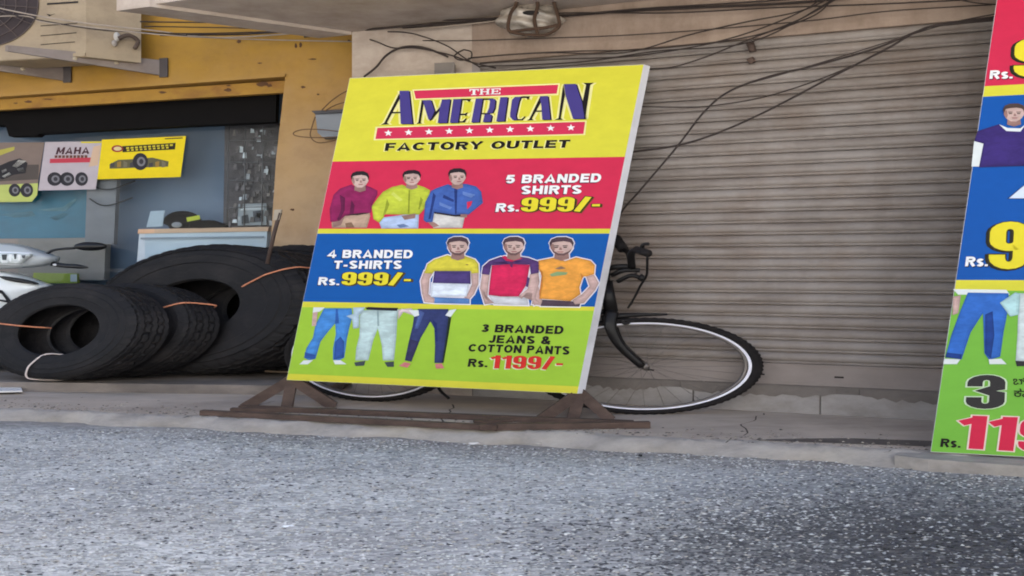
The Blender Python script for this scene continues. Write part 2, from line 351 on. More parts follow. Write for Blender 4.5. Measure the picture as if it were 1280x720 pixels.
# loose chippings lying on the road (stuff) ------------------------------
def stones():
    N = 90000
    y = 2.55+rng.random(N)**1.15*3.1; x = (rng.random(N)*2-1)*(y*.72)
    edge = 5.26-.235*x-.13; keep = y < edge+.05
    dd = ((x-2.2)*.62)**2+((y-3.15)*1.0)**2
    keep &= (rng.random(N) < np.clip(.9-.35*dd, .4, .8))
    x, y = x[keep], y[keep]; N = len(x)
    s = .0026+.0046*rng.random(N)**2; ang = rng.random(N)*6.28; asp = .5+.5*rng.random(N)
    z = ROADZ + .006*np.sin(x*1.3+y*2.1)+.004*np.sin(x*3.1-y*1.7) + s*.25
    base = np.array([[1, 0, 0], [0, 1, 0], [-1, 0, 0], [0, -1, 0], [.2, .1, .75], [-.1, 0, -.6]])
    V = np.zeros((N, 6, 3)); jit = 1+.35*(rng.random((N, 6, 1))-.5)
    b = base[None]*jit; bx = b[:, :, 0]*s[:, None]; by = b[:, :, 1]*(s*asp)[:, None]; bz = b[:, :, 2]*(s*.8)[:, None]
    ca, sa = np.cos(ang)[:, None], np.sin(ang)[:, None]
    V[:, :, 0] = (bx*ca-by*sa)*KX+x[:, None]; V[:, :, 1] = bx*sa+by*ca+y[:, None]; V[:, :, 2] = bz+z[:, None]
    Fc = np.array([[0, 1, 4], [1, 2, 4], [2, 3, 4], [3, 0, 4], [1, 0, 5], [2, 1, 5], [3, 2, 5], [0, 3, 5]])
    T = (Fc[None]+(np.arange(N)*6)[:, None, None]).reshape(-1, 3)
    me = bpy.data.meshes.new('gravel'); me.vertices.add(N*6); me.vertices.foreach_set('co', V.reshape(-1))
    me.loops.add(len(T)*3); me.loops.foreach_set('vertex_index', T.reshape(-1).astype(np.int32))
    me.polygons.add(len(T)); me.polygons.foreach_set('loop_start', np.arange(0, len(T)*3, 3, dtype=np.int32))
    try: me.polygons.foreach_set('loop_total', np.full(len(T), 3, dtype=np.int32))
    except Exception: pass
    cols = [(78, 79, 84), (164, 166, 166), (206, 208, 208), (182, 178, 170), (226, 226, 228)]
    for i, c in enumerate(cols): me.materials.append(mat('chipping_%s' % 'abcde'[i], c, rough=.8, var=.1))
    dd = dd[keep]; mi = np.where(rng.random(N)*1.3+.25 > dd*(.85+.25*np.sin(x*2.3+y*3.1)), rng.choice(5, N, p=[.80, .14, .03, .03, .0]), rng.choice(5, N, p=[.13, .28, .36, .19, .04])); mi = np.repeat(mi, 8).astype(np.int32); me.polygons.foreach_set('material_index', mi)
    me.update(calc_edges=True); me.validate()
    o = bpy.data.objects.new('gravel', me); COL.objects.link(o); tag(o, 'loose grey stone chippings strewn over the road', 'gravel', kind='stuff')
stones()

# sidewalk ---------------------------------------------------------
M_walk = mat('dusty_concrete', (182, 168, 154), rough=.9, var=.16, scale=3, bump=.35, bscale=45, stain=(142, 130, 120), stain_amt=.8, stain_scale=1.6)
M_kerb = mat('kerb_concrete', (150, 144, 138), rough=.95, var=.3, scale=7, bump=.8, bscale=30, stain=(172, 165, 155), stain_amt=.7, stain_scale=3)
def edgeY(x):
    P = [(-12, 8.0), (-3.9, 6.09), (-2.37, 5.76), (-1.165, 5.53), (.31, 5.2), (1.095, 4.98), (2.28, 4.68), (12, 2.5)]
    for (a, b), (c, d) in zip(P, P[1:]):
        if a <= x <= c: return b+(d-b)*(x-a)/(c-a)
sw = MB(); NX = 560; prof = [(0, .02, 1), (.02, .0, 1), (.05, -.012, 1), (.09, -.05, 1), (.12, -.1, 1)]
X = [-12+24*i/(NX-1) for i in range(NX)]
grid = []
for x in X:
    e = edgeY(x)+.018*math.sin(x*5.1)+.012*math.sin(x*13.7+1)+.006*math.sin(x*31)+.012*(random.random()-.5)
    yb = (y1(x) if x > -1.414 else y2(x)+1.3)+.6
    row = [(x, e+(yb-e)*t, .0) for t in (1, .6, .3, .12)]
    for k, (o, dz, _) in enumerate(prof):
        h = .004*math.sin(x*17+k)+.003*math.sin(x*41+k*2)+.010*(random.random()-.5)*(k > 0)
        row.append((x, e+.03-o*(.9+.25*math.sin(x*7.3+k)), dz*.9+(h if k else -.001)-.0))
    row[4] = (x, e+.06, 0)
    grid.append(row)
R = len(grid[0])
for part, a, b, mt in (('sidewalk', 0, 4, M_walk), ('kerb', 4, R-1, M_kerb)):
    m_ = MB(); vs = [grid[i][j] for i in range(NX) for j in range(a, b+1)]; n = b-a+1
    m_.add(vs, [[i*n+j, i*n+j+1, (i+1)*n+j+1, (i+1)*n+j] for i in range(NX-1) for j in range(n-1)], mt, part == 'kerb')
    struct(m_.build(part, origin=(0, 5, 0), fix=False))
# thicker kerb block in front of the right-hand board
k_ = MB()
pts = [(2.27, 4.70), (2.20, 4.60), (2.34, 4.50), (3.0, 4.28), (6.0, 3.62), (6.0, 3.9), (3.2, 4.50)]
k_.prism([(x, y, -.10) for x, y in pts], (0, 0, .092), M_kerb)
struct(k_.build('kerb_block'))
# low platform before the tyre shop
M_plat = mat('platform_cement', (128, 119, 112), rough=.9, var=.2, scale=5, bump=.4, bscale=40, stain=(70, 66, 64), stain_amt=.7)
p_ = MB(); p_.prism([(-9, 7.5, .001), (-4.4, 6.98, .001), (-1.55, 6.72, .001), (-1.50, 7.05, .001), (-1.5, 9.4, .001), (-9, 9.4, .001)], (0, 0, .078), M_plat)
struct(p_.build('shop_platform'))

# ---------------------------------------------------------------- shutter building
M_plaster = mat('grey_plaster', (150, 132, 118), rough=.9, var=.12, scale=2.5, bump=.35, bscale=25, stain=(118, 100, 88), stain_amt=.7, stain_scale=1.5)
M_plaster2 = mat('pale_plaster', (176, 162, 150), rough=.9, var=.1, scale=3, bump=.3, bscale=25, stain=(130, 112, 98), stain_amt=.6, stain_scale=2)
M_tile = mat('riser_tile', (150, 145, 142), rough=.7, var=.1, scale=4, bump=.15, bscale=30, stain=(120, 114, 110), stain_amt=.6, stain_scale=3)
M_mortar = mat('mortar', (112, 105, 100), rough=.95, var=.2, scale=6, bump=.7, bscale=25)
B1 = root('shutter_building', (1.5, 6.2, 0), 'dusty beige building with a wide closed roller shutter at street level', 'building')
def w1box(m, x0, x1, z0, z1, o0, o1, mt):     # slab on W1: from o0 (front offset, + is into the wall) to o1
    m.prism([(x0, y1(x0)+o0, z0), (x1, y1(x1)+o0, z0), (x1, y1(x1)+o1, z0), (x0, y1(x0)+o1, z0)], (0, 0, z1-z0), mt)
XL = -.05*6.71+.0        # left end of the shutter
XR = 4.4
m = MB(); w1box(m, -1.414, XL, 0, 3.16, 0, .9, M_plaster2); m.build('wall', B1)
m = MB(); w1box(m, XL, XR, 2.79, 3.16, -.012, .35, M_plaster); m.build('lintel', B1)
m = MB(); w1box(m, XR, 7.5, 0, 3.16, 0, .35, M_plaster2); m.build('wall', B1)
# soffit slab
A = Vector((-1.414, 7.07, 0)); Bp = Vector((7.5, y1(7.5), 0))
def slab(m, d0, d1, z0, z1, mt, l0=0, l1=1):
    a = A.lerp(Bp, l0); b = A.lerp(Bp, l1)
    q = [a+OUT*d0, b+OUT*d0, b+OUT*d1, a+OUT*d1]
    m.prism([(p.x, p.y, z0) for p in q], (0, 0, z1-z0), mt)
m = MB(); slab(m, -.45, .74, 3.163, 3.34, M_plaster2); m.build('balcony_slab', B1)
m = MB(); slab(m, .002, .76, 3.135, 3.345, M_plaster2, -.035, 0); m.build('slab_edge', B1)
m = MB(); a = A.copy(); m.prism([(-1.414, 7.07, 3.345), (7.5, y1(7.5), 3.345), (7.5, y1(7.5)+.9, 3.345), (-1.414, 7.97, 3.345)], (0, 0, 4.0), M_plaster2); m.build('shade_upper_wall', B1)  # out of view, made tall to keep the frontage in shade
m = MB(); m.prism([(7.52, y1(7.5)-.02, 0), (20, y1(7.5)-4.2, 0), (20, y1(7.5)-3, 0), (7.52, y1(7.5)+.4, 0)], (0, 0, 7.3), M_plaster2); m.build('shade_wing', B1)  # unseen wing added to widen the shade over the street
# riser under the shutter: tiles and mortar
m = MB(); w1box(m, XL, XR, 0, .205, .004, .35, M_mortar)
riser = m.build('riser', B1)
tw = .86
first = None; x = XL+.01; k = 0
m = MB(); w1box(m, x, x+tw-.012, .002, .155, -.012, .003, M_tile); first = m.build('tile', riser)
xx = x
for k in range(1, 6):
    dx = tw*k
    if x+dx+tw > XR: break
    copy_part(first, riser, (dx, -dx/3, 0))
# rough mortar along the tiles' top
m = MB()
def ragged(x0, x1, seed):
    rr = random.Random(seed); top = .2; n = 24; up = []; lo = []
    for i in range(n+1):
        xx = x0+(x1-x0)*i/n; e = math.sin(math.pi*i/n)**.6
        up.append((xx, y1(xx)-.014, top)); lo.append((xx, y1(xx)-.016, .158-e*(.02+.035*rr.random())))
    m.prism(up+lo[::-1], (0, .012, 0), M_mortar)
ragged(.55, 1.15, 3); ragged(1.3, 2.35, 5); ragged(2.5, 3.4, 9); m.build('mortar_patch', riser)

# roller shutter
M_slat = mat('painted_slat', (139, 131, 125), rough=.55, var=.11, scale=3.5, bump=.12, bscale=18, spec=.4, stain=(116, 98, 84), stain_amt=.65, stain_scale=2.0)
M_rail = mat('shutter_rail', (140, 130, 125), rough=.55, var=.1, scale=3, bump=.15, bscale=20, stain=(115, 104, 98), stain_amt=.6)
M_dark = mat('dark_gap', (30, 26, 24), rough=.9)
def streaks(m, col, k=.7, sc_=(5, 5, .7)):
    """grime washed down in vertical runs plus dull blotches"""
    n = m.node_tree; L = n.links; b = n.nodes['Principled BSDF']; src = b.inputs['Base Color'].links[0].from_socket
    g = n.nodes.new('ShaderNodeNewGeometry'); mp = n.nodes.new('ShaderNodeMapping'); mp.inputs['Scale'].default_value = sc_; L.new(g.outputs['Position'], mp.inputs[0])
    no = n.nodes.new('ShaderNodeTexNoise'); no.inputs['Scale'].default_value = 1; no.inputs['Detail'].default_value = 7; no.inputs['Roughness'].default_value = .7; L.new(mp.outputs[0], no.inputs[0])
    r = n.nodes.new('ShaderNodeMapRange'); L.new(no.outputs['Fac'], r.inputs[0]); r.inputs[1].default_value = .46; r.inputs[2].default_value = .72; r.inputs[3].default_value = 0; r.inputs[4].default_value = k
    mx = n.nodes.new('ShaderNodeMix'); mx.data_type = 'RGBA'; L.new(r.outputs[0], mx.inputs['Factor']); L.new(src, mx.inputs['A']); mx.inputs['B'].default_value = lin(col)+(1,); L.new(mx.outputs['Result'], b.inputs['Base Color'])
streaks(M_slat, (96, 82, 72), .6, (1.3, 1.3, 6)); streaks(M_slat, (92, 76, 66), .35, (2.5, 2.5, .8)); streaks(M_plaster, (104, 84, 68), .6, (2.5, 2.5, 1.2)); streaks(M_plaster2, (118, 98, 82), .5, (1.5, 1.5, 1.2)); streaks(M_tile, (104, 96, 90), .6, (3, 3, 6))
m = MB(); w1box(m, XL, XR, .225, .36, .016, .03, M_rail); w1box(m, XL, XR, .207, .226, .01, .034, M_rail)
w1box(m, XL, XR, .352, .362, .006, .03, M_rail)
for xx in (1.05, 1.78, 1.83, 2.35): w1box(m, xx, xx+.06, .27, .282, .0145, .02, M_dark)
shut = m.build('roller_shutter', B1)
m = MB(); w1box(m, XL, XR, .2, 2.79, .05, .06, M_dark); m.build('backing', shut)
NS = 28; z0 = .362; pitch = (2.80-z0)/NS
prof = [(0, .002), (.03, .014), (.10, .019), (.17, .017), (.205, .007), (.24, .015), (.30, .021), (.42, .026), (.6, .027), (.76, .022), (.88, .014), (.955, .006), (.985, -.009), (1.0, -.006)]
m = MB(); vs = []; fs = []; nxs = 24; rr = random.Random(4)
for i in range(nxs+1):
    xx = XL+.02+(XR-XL-.04)*i/nxs
    for t, o in prof: vs.append((xx, y1(xx)+.035-o, z0+t*pitch))
n = len(prof)
fs = [[i*n+j, (i+1)*n+j, (i+1)*n+j+1, i*n+j+1] for i in range(nxs) for j in range(n-1)]
m.add(vs, fs, M_slat, True); s0 = m.build('slat', shut, origin=(2, y1(2), z0), fix=False)
for k in range(1, NS):
    c = copy_part(s0, shut, (rr.uniform(-.004, .004), rr.uniform(-.0015, .0015), k*pitch))
m = MB(); w1box(m, XL, XL+.07, .2, 2.79, -.004, .03, M_rail); m.build('guide_rail', shut)
m = MB(); w1box(m, XR-.07, XR, .2, 2.79, -.004, .03, M_rail); m.build('guide_rail', shut)
# lock hasps on the top slats
M_rust = mat('rusty_steel', (82, 66, 58), rough=.8, var=.35, scale=12, bump=.4, bscale=60, stain=(62, 46, 40), stain_amt=.8, stain_scale=8)
m = MB()
for (a, b) in ((54, 66), (74, 80)):
    p = W1.hit(936, a); q = W1.hit(936, b); m.tube([p+Vector((0, -.03, 0)), q+Vector((.02, -.035, 0))], .018, M_rust, 8, sx=1.6)
tag(m.build('shutter_hasp'), 'small rusty hasp hanging near the top of the roller shutter', 'hasp')

# ---------------------------------------------------------------- yellow tyre shop
M_yel = mat('yellow_paint', (156, 116, 34), rough=.75, var=.12, scale=2.2, bump=.25, bscale=22, stain=(158, 118, 62), stain_amt=.75, stain_scale=1.3)
M_yel2 = mat('faded_ochre_paint', (186, 152, 92), rough=.8, var=.12, scale=2.5, bump=.25, bscale=22, stain=(150, 120, 82), stain_amt=.7, stain_scale=2)
def fade(m, c2, z0, z1):
    """paint worn paler toward the ground, as on the pillar"""
    n = m.node_tree; L = n.links; b = n.nodes['Principled BSDF']; src = b.inputs['Base Color'].links[0].from_socket
    g = n.nodes.new('ShaderNodeNewGeometry'); sx = n.nodes.new('ShaderNodeSeparateXYZ'); L.new(g.outputs['Position'], sx.inputs[0])
    no = n.nodes.new('ShaderNodeTexNoise'); no.inputs['Scale'].default_value = 1.6; no.inputs['Detail'].default_value = 7; L.new(g.outputs['Position'], no.inputs[0])
    ad = n.nodes.new('ShaderNodeMath'); ad.operation = 'ADD'; L.new(sx.outputs[2], ad.inputs[0]); L.new(no.outputs['Fac'], ad.inputs[1])
    mr = n.nodes.new('ShaderNodeMapRange'); L.new(ad.outputs[0], mr.inputs[0]); mr.inputs[1].default_value = z0+.5; mr.inputs[2].default_value = z1+.5; mr.inputs[3].default_value = 1; mr.inputs[4].default_value = 0
    mx = n.nodes.new('ShaderNodeMix'); mx.data_type = 'RGBA'; L.new(mr.outputs[0], mx.inputs['Factor']); L.new(src, mx.inputs['A']); mx.inputs['B'].default_value = lin(c2)+(1,); L.new(mx.outputs['Result'], b.inputs['Base Color'])
fade(M_yel, (172, 150, 126), 1.1, 3.1)
streaks(M_yel, (118, 84, 40), .35, (1.2, 1.2, 1.6)); streaks(M_yel, (96, 70, 44), .22, (4, 4, 5))
B2 = root('tyre_shop_building', (-3.5, 7.4, 0), 'yellow painted shop front with a wide recessed glass window', 'building')
def w2poly(m, pts, depth, mt, off=0):     # polygon traced on W2, swept into the building
    m.prism([W2.hit(px, py) + Vector((0, off, 0)) for px, py in pts], (0, depth, 0), mt)
m = MB(); w2poly(m, [(-700, -480), (440, -480), (440, 42), (440, 92.5), (357, 92.5), (180, 104.5), (0, 117), (-700, 160)], .4, M_yel); m.build('wall', B2)
m = MB(); w2poly(m, [(440, 92.5), (440, 480), (415, 485), (330, 492), (338, 310), (345, 200), (357, 92.5)], .5, M_yel); m.build('pillar', B2)
m = MB(); w2poly(m, [(357, 93), (357, 96.5), (0, 122), (-700, 168), (-700, 160.5), (0, 117.5)], .3, M_yel, -.03); m.build('lintel_moulding', B2)
m = MB(); w2poly(m, [(356.5, 99), (355.5, 114), (0, 136), (-700, 180), (-700, 168), (0, 122.5)], .06, mat('lintel_paint', (150, 112, 42), rough=.8, var=.2, scale=5, stain=(120, 76, 40), stain_amt=.8, stain_scale=4), .05); m.build('lintel_strip', B2)
M_black = mat('black_sheet', (14, 12, 12), spec=.1, rough=.8, var=.15)
GL = Plane((-1.414, 7.07+.76, 0), (1/5.3, 1, 0))       # glass line, set back from the pillar
m = MB(); m.prism([GL.hit(px, py)+Vector((0, -.15, 0)) for px, py in ((352, 98), (350, 155.5), (160, 164.5), (60, 170), (56, 173), (22, 173), (18, 160), (-700, 170), (-700, 120))], (0, .1, 0), M_black); m.build('blind_box', B2)
chip = mat('exposed_plaster', (84, 58, 38), rough=.95, var=.3, scale=20)
for px, py, rx_, ry_ in ((203, 115.5, 5, 1.4), (286, 107, 3, 1.2), (285, 112.5, 4, 2), (329, 105.5, 8, 3.2), (337, 107, 4, 2), (20, 129, 3, 1), (36, 127, 5, 1.4), (60, 124, 7, 1), (379, 109, 3, 1.6), (299, 52, 3, 2), (391, 74, 6, 1), (370, 57, 2, 3.5), (376, 56, 2, 3), (415, 150, 2, 1.4), (352, 215, 2, 5), (398, 118, 2, 1), (325, 79, 3, .8), (366, 262, 3, 1.4), (436, 51, 2, 1.4)):
    rr = random.Random(int(px*7+py)); off = -.012 if py < 100 or px > 356 else .0
    pl_ = Plane(W2.p+Vector((0, .05 if (py > 99 and px < 356) else 0, 0)), W2.n); m = MB(); n_ = 11
    m.add([pl_.hit(px+rx_*math.cos(6.283*i/n_)*rr.uniform(.6, 1.3), py+ry_*math.sin(6.283*i/n_)*rr.uniform(.6, 1.3), .004) for i in range(n_)], [list(range(n_))], chip); m.build('paint_chip', B2, fix=False)
# glass
gm = bpy.data.materials.new('shop_glass'); gm.use_nodes = True; n = gm.node_tree; n.nodes.clear()
o_ = n.nodes.new('ShaderNodeOutputMaterial'); tr = n.nodes.new('ShaderNodeBsdfTransparent'); tr.inputs[0].default_value = (.86, .92, .95, 1)
gl = n.nodes.new('ShaderNodeBsdfGlossy'); gl.inputs['Roughness'].default_value = .015; lw = n.nodes.new('ShaderNodeLayerWeight'); lw.inputs[0].default_value = .5; pw = n.nodes.new('ShaderNodeMath'); pw.operation = 'POWER'; n.links.new(lw.outputs['Facing'], pw.inputs[0]); pw.inputs[1].default_value = 3
fr = n.nodes.new('ShaderNodeMath'); fr.operation = 'MULTIPLY_ADD'; n.links.new(pw.outputs[0], fr.inputs[0]); fr.inputs[1].default_value = .25; fr.inputs[2].default_value = .010
mx = n.nodes.new('ShaderNodeMixShader'); n.links.new(fr.outputs[0], mx.inputs[0]); n.links.new(tr.outputs[0], mx.inputs[1]); n.links.new(gl.outputs[0], mx.inputs[2]); n.links.new(mx.outputs[0], o_.inputs[0])
def pane(a, b, nm='window_glass'):
    m = MB(); m.add([GL.hit(a, 130), GL.hit(b, 130), GL.hit(b, 364), GL.hit(a, 368)], [[0, 1, 2, 3]], gm); return m.build(nm, B2, fix=False)
pane(-300, 352)
M_alu = mat('window_aluminium', (110, 110, 112), rough=.4, var=.08, metal=.3)
m = MB()
m.prism([GL.hit(px, py)+Vector((0, .012, 0)) for px, py in ((-700, 455), (352, 447), (352, 452), (-700, 462))], (0, .05, 0), M_alu)
m.build('window_frame', B2)
m = MB(); m.prism([GL.hit(px, py)+Vector((0, .02, 0)) for px, py in ((-700, 366), (352, 362), (352, 470), (-700, 478))], (0, .06, 0), mat('dark_base_wall', (70, 62, 58), rough=.8, var=.15)); m.build('base_wall', B2)
# interior shell
M_in = mat('blue_grey_interior', (104, 120, 142), rough=.7, var=.06, scale=1.5)
IN = Plane((-1.414, 7.07+1.25, 0), (1/5.3, 1, 0))
m = MB(); m.prism([IN.hit(px, py) for px, py in ((-900, 60), (420, 60), (420, 470), (-900, 470))], (0, .1, 0), M_in); m.build('back_wall', B2)
m = MB(); m.prism([(-10, 9.05, 3.2), (-1.0, 7.5, 3.2), (-1.0, 8.6, 3.2), (-10, 10.2, 3.2)], (0, 0, .1), M_in); m.build('ceiling', B2)
m = MB(); m.prism([(-1.55, 7.55, 0.08), (-1.45, 7.55, 0.08), (-1.45, 8.6, 0.08), (-1.55, 8.6, 0.08)], (0, 0, 3.2), M_in); m.build('side_wall', B2)
m = MB(); m.prism([(-10.1, 7.5, 0), (-10, 7.5, 0), (-10, 11, 0), (-10.1, 11, 0)], (0, 0, 3.2), M_in); m.build('side_wall', B2)
# display panels inside
def panel(name, pts, Y, depth, mt, label=None, cat=None, parent=None):
    m = MB(); m.prism([at(px, py, Y) for px, py in pts], (0, depth, 0), mt); o = m.build(name, parent)
    if label: tag(o, label, cat)
    return o
panel('display_board', [(-60, 238), (109, 236), (107, 297), (-60, 300)], 8.68, .04, mat('teal_board', (30, 98, 122), rough=.4, var=.2, scale=3), 'teal display board with pale streaks inside the shop window', 'display board')
tb = Plane(at(50, 270, 8.675), (0, 1, 0)); pr = Print(tb)
for pts, c in (([(48, 262), (78, 259), (94, 248), (96, 250), (82, 264), (60, 264)], (92, 130, 142)), ([(0, 268), (40, 264), (45, 270), (18, 272)], (78, 116, 130)), ([(62, 272), (80, 266), (86, 268), (70, 276)], (60, 104, 120))):
    pr.poly(pts, cloth(c), 1)
tag(pr.build('board_picture', fix=False), 'faded tool picture on the teal display board', 'picture')
panel('display_column', [(109, 226), (146, 224), (142, 305), (106, 305)], 8.45, .08, mat('grey_column', (112, 112, 116), rough=.6, var=.12), 'grey slotted display column between the teal board and the blue wall', 'column')
panel('low_cabinet', [(-60, 299), (132, 297), (130, 350), (-60, 352)], 8.56, .12, mat('beige_shelf', (136, 128, 122), rough=.6, var=.15), 'beige low cabinet behind the scooter headlamp', 'cabinet')
m = MB(); m.prism([at(px, py, 8.52) for px, py in ((42, 341), (96, 342), (96, 354), (40, 354))], (0, .06, 0), mat('green_box', (150, 165, 60), rough=.5, var=.2)); m.prism([at(px, py, 8.515) for px, py in ((88, 343), (96, 343), (96, 352), (88, 352))], (0, .004, 0), ink((200, 205, 205)))
tag(m.build('product_box'), 'small lime green box with white end beside the scooter lever', 'box')
for pts in ([(118, 232), (126, 236), (142, 236), (169, 226)], [(112, 248), (125, 256), (140, 256), (166, 247)]):
    m = MB(); m.tube(smooth_path([at(px, py, 8.4) for px, py in pts], 4), .008, mat('black_wire', (28, 28, 30), rough=.5), 6)
    tag(m.build('display_hook'), ('upper' if pts[0][1] < 240 else 'lower')+' black wire hook hanging on the grey column', 'hook', 'wire hooks on the display column')
# white counter with cap
C0 = root('display_counter', at(250, 330, 8.500), 'white display counter with orange edge behind the stacked tyres', 'counter')
M_wh = mat('white_laminate', (182, 196, 208), rough=.4, var=.05)
m = MB(); m.prism([at(px, py, 8.280) for px, py in ((174, 292), (334, 288), (328, 420), (164, 420))], (0, .14, 0), M_wh); m.build('cabinet_body', C0)
m = MB(); m.prism([at(px, py, 8.260) for px, py in ((173, 286.5), (336, 283.5), (334.5, 289), (172, 292))], (0, .17, 0), mat('peach_edge', (196, 160, 130), rough=.5)); m.build('counter_top', C0)
m = MB(); m.beam(at(176, 298, 8.250), at(330, 296, 8.250), .012, .018, mat('grey_trim', (120, 132, 144), rough=.4)); m.build('trim', C0)
m = MB()
cc = at(228, 279, 8.370)
m.blob(cc, (.21, .07, .13), mat('black_cap_cloth', (9, 8, 9), rough=.9, var=.2, spec=.08), 20, 12, lambda d: 1 if d.z > -.1 else .75)
CAPo = root('cap', at(230, 287, 8.400), 'black cap with yellow and silver badges on the white counter', 'cap')
m.build('crown', CAPo)
m = MB(); m.prism([at(px, py, 8.260) for px, py in ((238, 276), (262, 275), (281, 281), (283, 284), (250, 285.5), (236, 285))], (.02, .1, 0), mat('black_cap_cloth', (9, 8, 9))); m.build('brim', CAPo)
m = MB(); m.prism([at(px, py, 8.250) for px, py in ((233, 272), (249, 269), (250, 274), (234, 277))], (0, .01, 0), ink((205, 210, 70))); m.build('badge', CAPo)
m = MB(); m.blob(at(221, 281, 8.290), (.055, .01, .03), ink((150, 150, 152)), 14, 6); m.build('badge', CAPo)
RK = root('reflection_rack', at(316, 282, 8.3), 'made-up wire rack of small packets imitating a reflection at the right end of the window', 'rack')  # rack and packets made up to imitate a reflection in the glass
M_wr = mat('rack_wire', (92, 90, 92), rough=.5); rr = random.Random(21)  # rack_wire and rack_board serve only the made-up reflection rack
m = MB(); m.prism([at(x, y, 8.4) for x, y in ((281, 156), (360, 154), (360, 284), (279, 284))], (0, .02, 0), mat('rack_board', (78, 72, 74), rough=.7, var=.3, scale=20)); m.build('reflection_back_board', RK)
for x in (284, 305, 327, 347):
    m = MB(); m.tube([at(x+2, 158, 8.3), at(x, 282, 8.3)], .006, M_wr, 5); m.build('upright', RK)
for y in (176, 203, 226, 259):
    m = MB(); m.tube([at(284, y+rr.uniform(-1, 1), 8.29), at(349, y-1+rr.uniform(-2, 2), 8.29)], .004, M_wr, 5); m.build('reflection_crossbar', RK)
pk = {c: mat('packet', c, rough=.4, var=.3, scale=30) for c in ((70, 62, 62), (96, 88, 90), (52, 46, 48), (150, 152, 156), (120, 110, 104), (196, 200, 204))}
m = MB()
for k in range(150):
    x = 284+62*rr.random()**.8; y = 160+118*rr.random(); w_ = rr.uniform(1.5, 5); h_ = rr.uniform(2, 8); Yk = 8.31+.06*rr.random()
    m.prism([at(x, y, Yk), at(x+w_, y+rr.uniform(-1, 1), Yk), at(x+w_-rr.uniform(-1, 1), y+h_, Yk), at(x-rr.uniform(0, 2), y+h_, Yk)], (0, .01, 0), pk[rr.choice([(70, 62, 62)]*3+[(96, 88, 90)]*3+[(52, 46, 48)]*3+[(120, 110, 104), (150, 152, 156), (196, 200, 204)])])
pk_o = m.build('reflection_packets', RK); pk_o['kind'] = 'stuff'
panel('price_card', [(188, 264), (206, 263), (203, 283), (183, 284)], 8.320, .01, ink((178, 192, 202)), 'small white price card left of the black cap', 'card')
m = MB(); m.prism([at(px, py, 8.320) for px, py in ((298, 255), (333, 254), (333, 281), (297, 282))], (0, .05, 0), ink((150, 156, 160)))
P2 = Plane(at(315, 268, 8.315), (0, 1, 0)); fr_o = m.build('picture_frame'); tag(fr_o, 'small framed picture standing at the right end of the counter', 'picture frame')
pr = Print(P2)
for pts, c in (([(301, 258), (330, 257), (330, 262), (301, 263)], (200, 205, 208)), ([(302, 270), (310, 268), (312, 279), (302, 280)], (60, 64, 70)), ([(316, 264), (329, 263), (329, 277), (317, 278)], (72, 76, 84)), ([(320, 266), (326, 266), (326, 272), (321, 273)], (205, 208, 210))): pr.poly(pts, ink(c), 1)
pr.build('picture', fr_o, fix=False)
m = MB(); q = at(349, 262, 7.9); m.tube([at(350, 266, 7.0), at(343, 290, 7.0), at(334, 330, 6.98)], .012, mat('dark_stick', (70, 56, 50), rough=.7), 8, sx=1.6)
m.prism([at(343, 262, 6.99), at(352, 262, 6.99), at(349, 275, 6.99), at(341, 275, 6.99)], (0, .03, 0), mat('pale_wood', (165, 155, 140)))
tag(m.build('mop_stick'), 'thin stick with pale head leaning at the pillar edge behind the tyres', 'stick')

# ---- posters on the glass
PG = Plane(GL.p+Vector((0, -.03, 0)), GL.n)
def tyre_print(pr, cx, cy, rx, ry, l):
    pr.ell(cx, cy, rx, ry, ink((48, 46, 52)), l); pr.ell(cx+rx*.12, cy, rx*.55, ry*.55, ink((120, 118, 124)), l+1); pr.ell(cx+rx*.14, cy, rx*.28, ry*.3, ink((60, 58, 64)), l+2)
def poster(name, pts, c, label, fill):
    m = MB(); f = [PG.hit(x, y) for x, y in pts]; m.prism(f, (0, .003, 0), ink(c)); o = m.build(name); tag(o, label, 'poster', 'posters stuck on the shop window')
    pr = Print(PG); fill(pr); pr.build('print', o, fix=False); return o
S5 = 5.142
def c2(pts): return cp((0, 160), S5, pts)
def fy(pr):
    pr.poly(c2([(785, 117), (1130, 95), (1125, 138), (788, 156)]), ink((44, 40, 30)), 1)
    for k in range(11):
        x = 812+k*28; y = 124-k*1.9; pr.poly(c2([(x, y), (x+19, y-1), (x+18, y+10), (x, y+11)]), ink((206, 190, 50)), 2)
        if k < 10: pr.poly(c2([(x+4, y+15), (x+20, y+14), (x+20, y+24), (x+4, y+25)]), ink((206, 190, 50)), 2)
    pr.ell(*c2([(755, 133)])[0], 7.4, 4.4, ink((150, 50, 50)), 2); pr.ell(*c2([(757, 133)])[0], 5, 2.6, ink((220, 200, 150)), 3)
    pr.poly(c2([(705, 232), (760, 205), (860, 200), (980, 190), (1085, 215), (1080, 248), (900, 255), (705, 262)]), ink((96, 92, 66)), 1)
    for k in range(9):
        x = 712+k*41; pr.poly(c2([(x, 226-(k % 3)*8), (x+26, 222-(k % 2)*9), (x+24, 250), (x, 254)]), ink([(70, 68, 72), (150, 120, 60), (116, 110, 90)][k % 3]), 2)
    tyre_print(pr, *c2([(903, 216)])[0], 9.6, 10.8, 3)
    pr.poly(c2([(1060, 66), (1175, 60), (1175, 68), (1060, 73)]), ink((90, 80, 40)), 1)
poster('yellow_poster', c2([(655, 75), (1195, 52), (1160, 315), (625, 330)]), (232, 206, 28), 'bright yellow tyre poster right of the other two on the glass', fy)
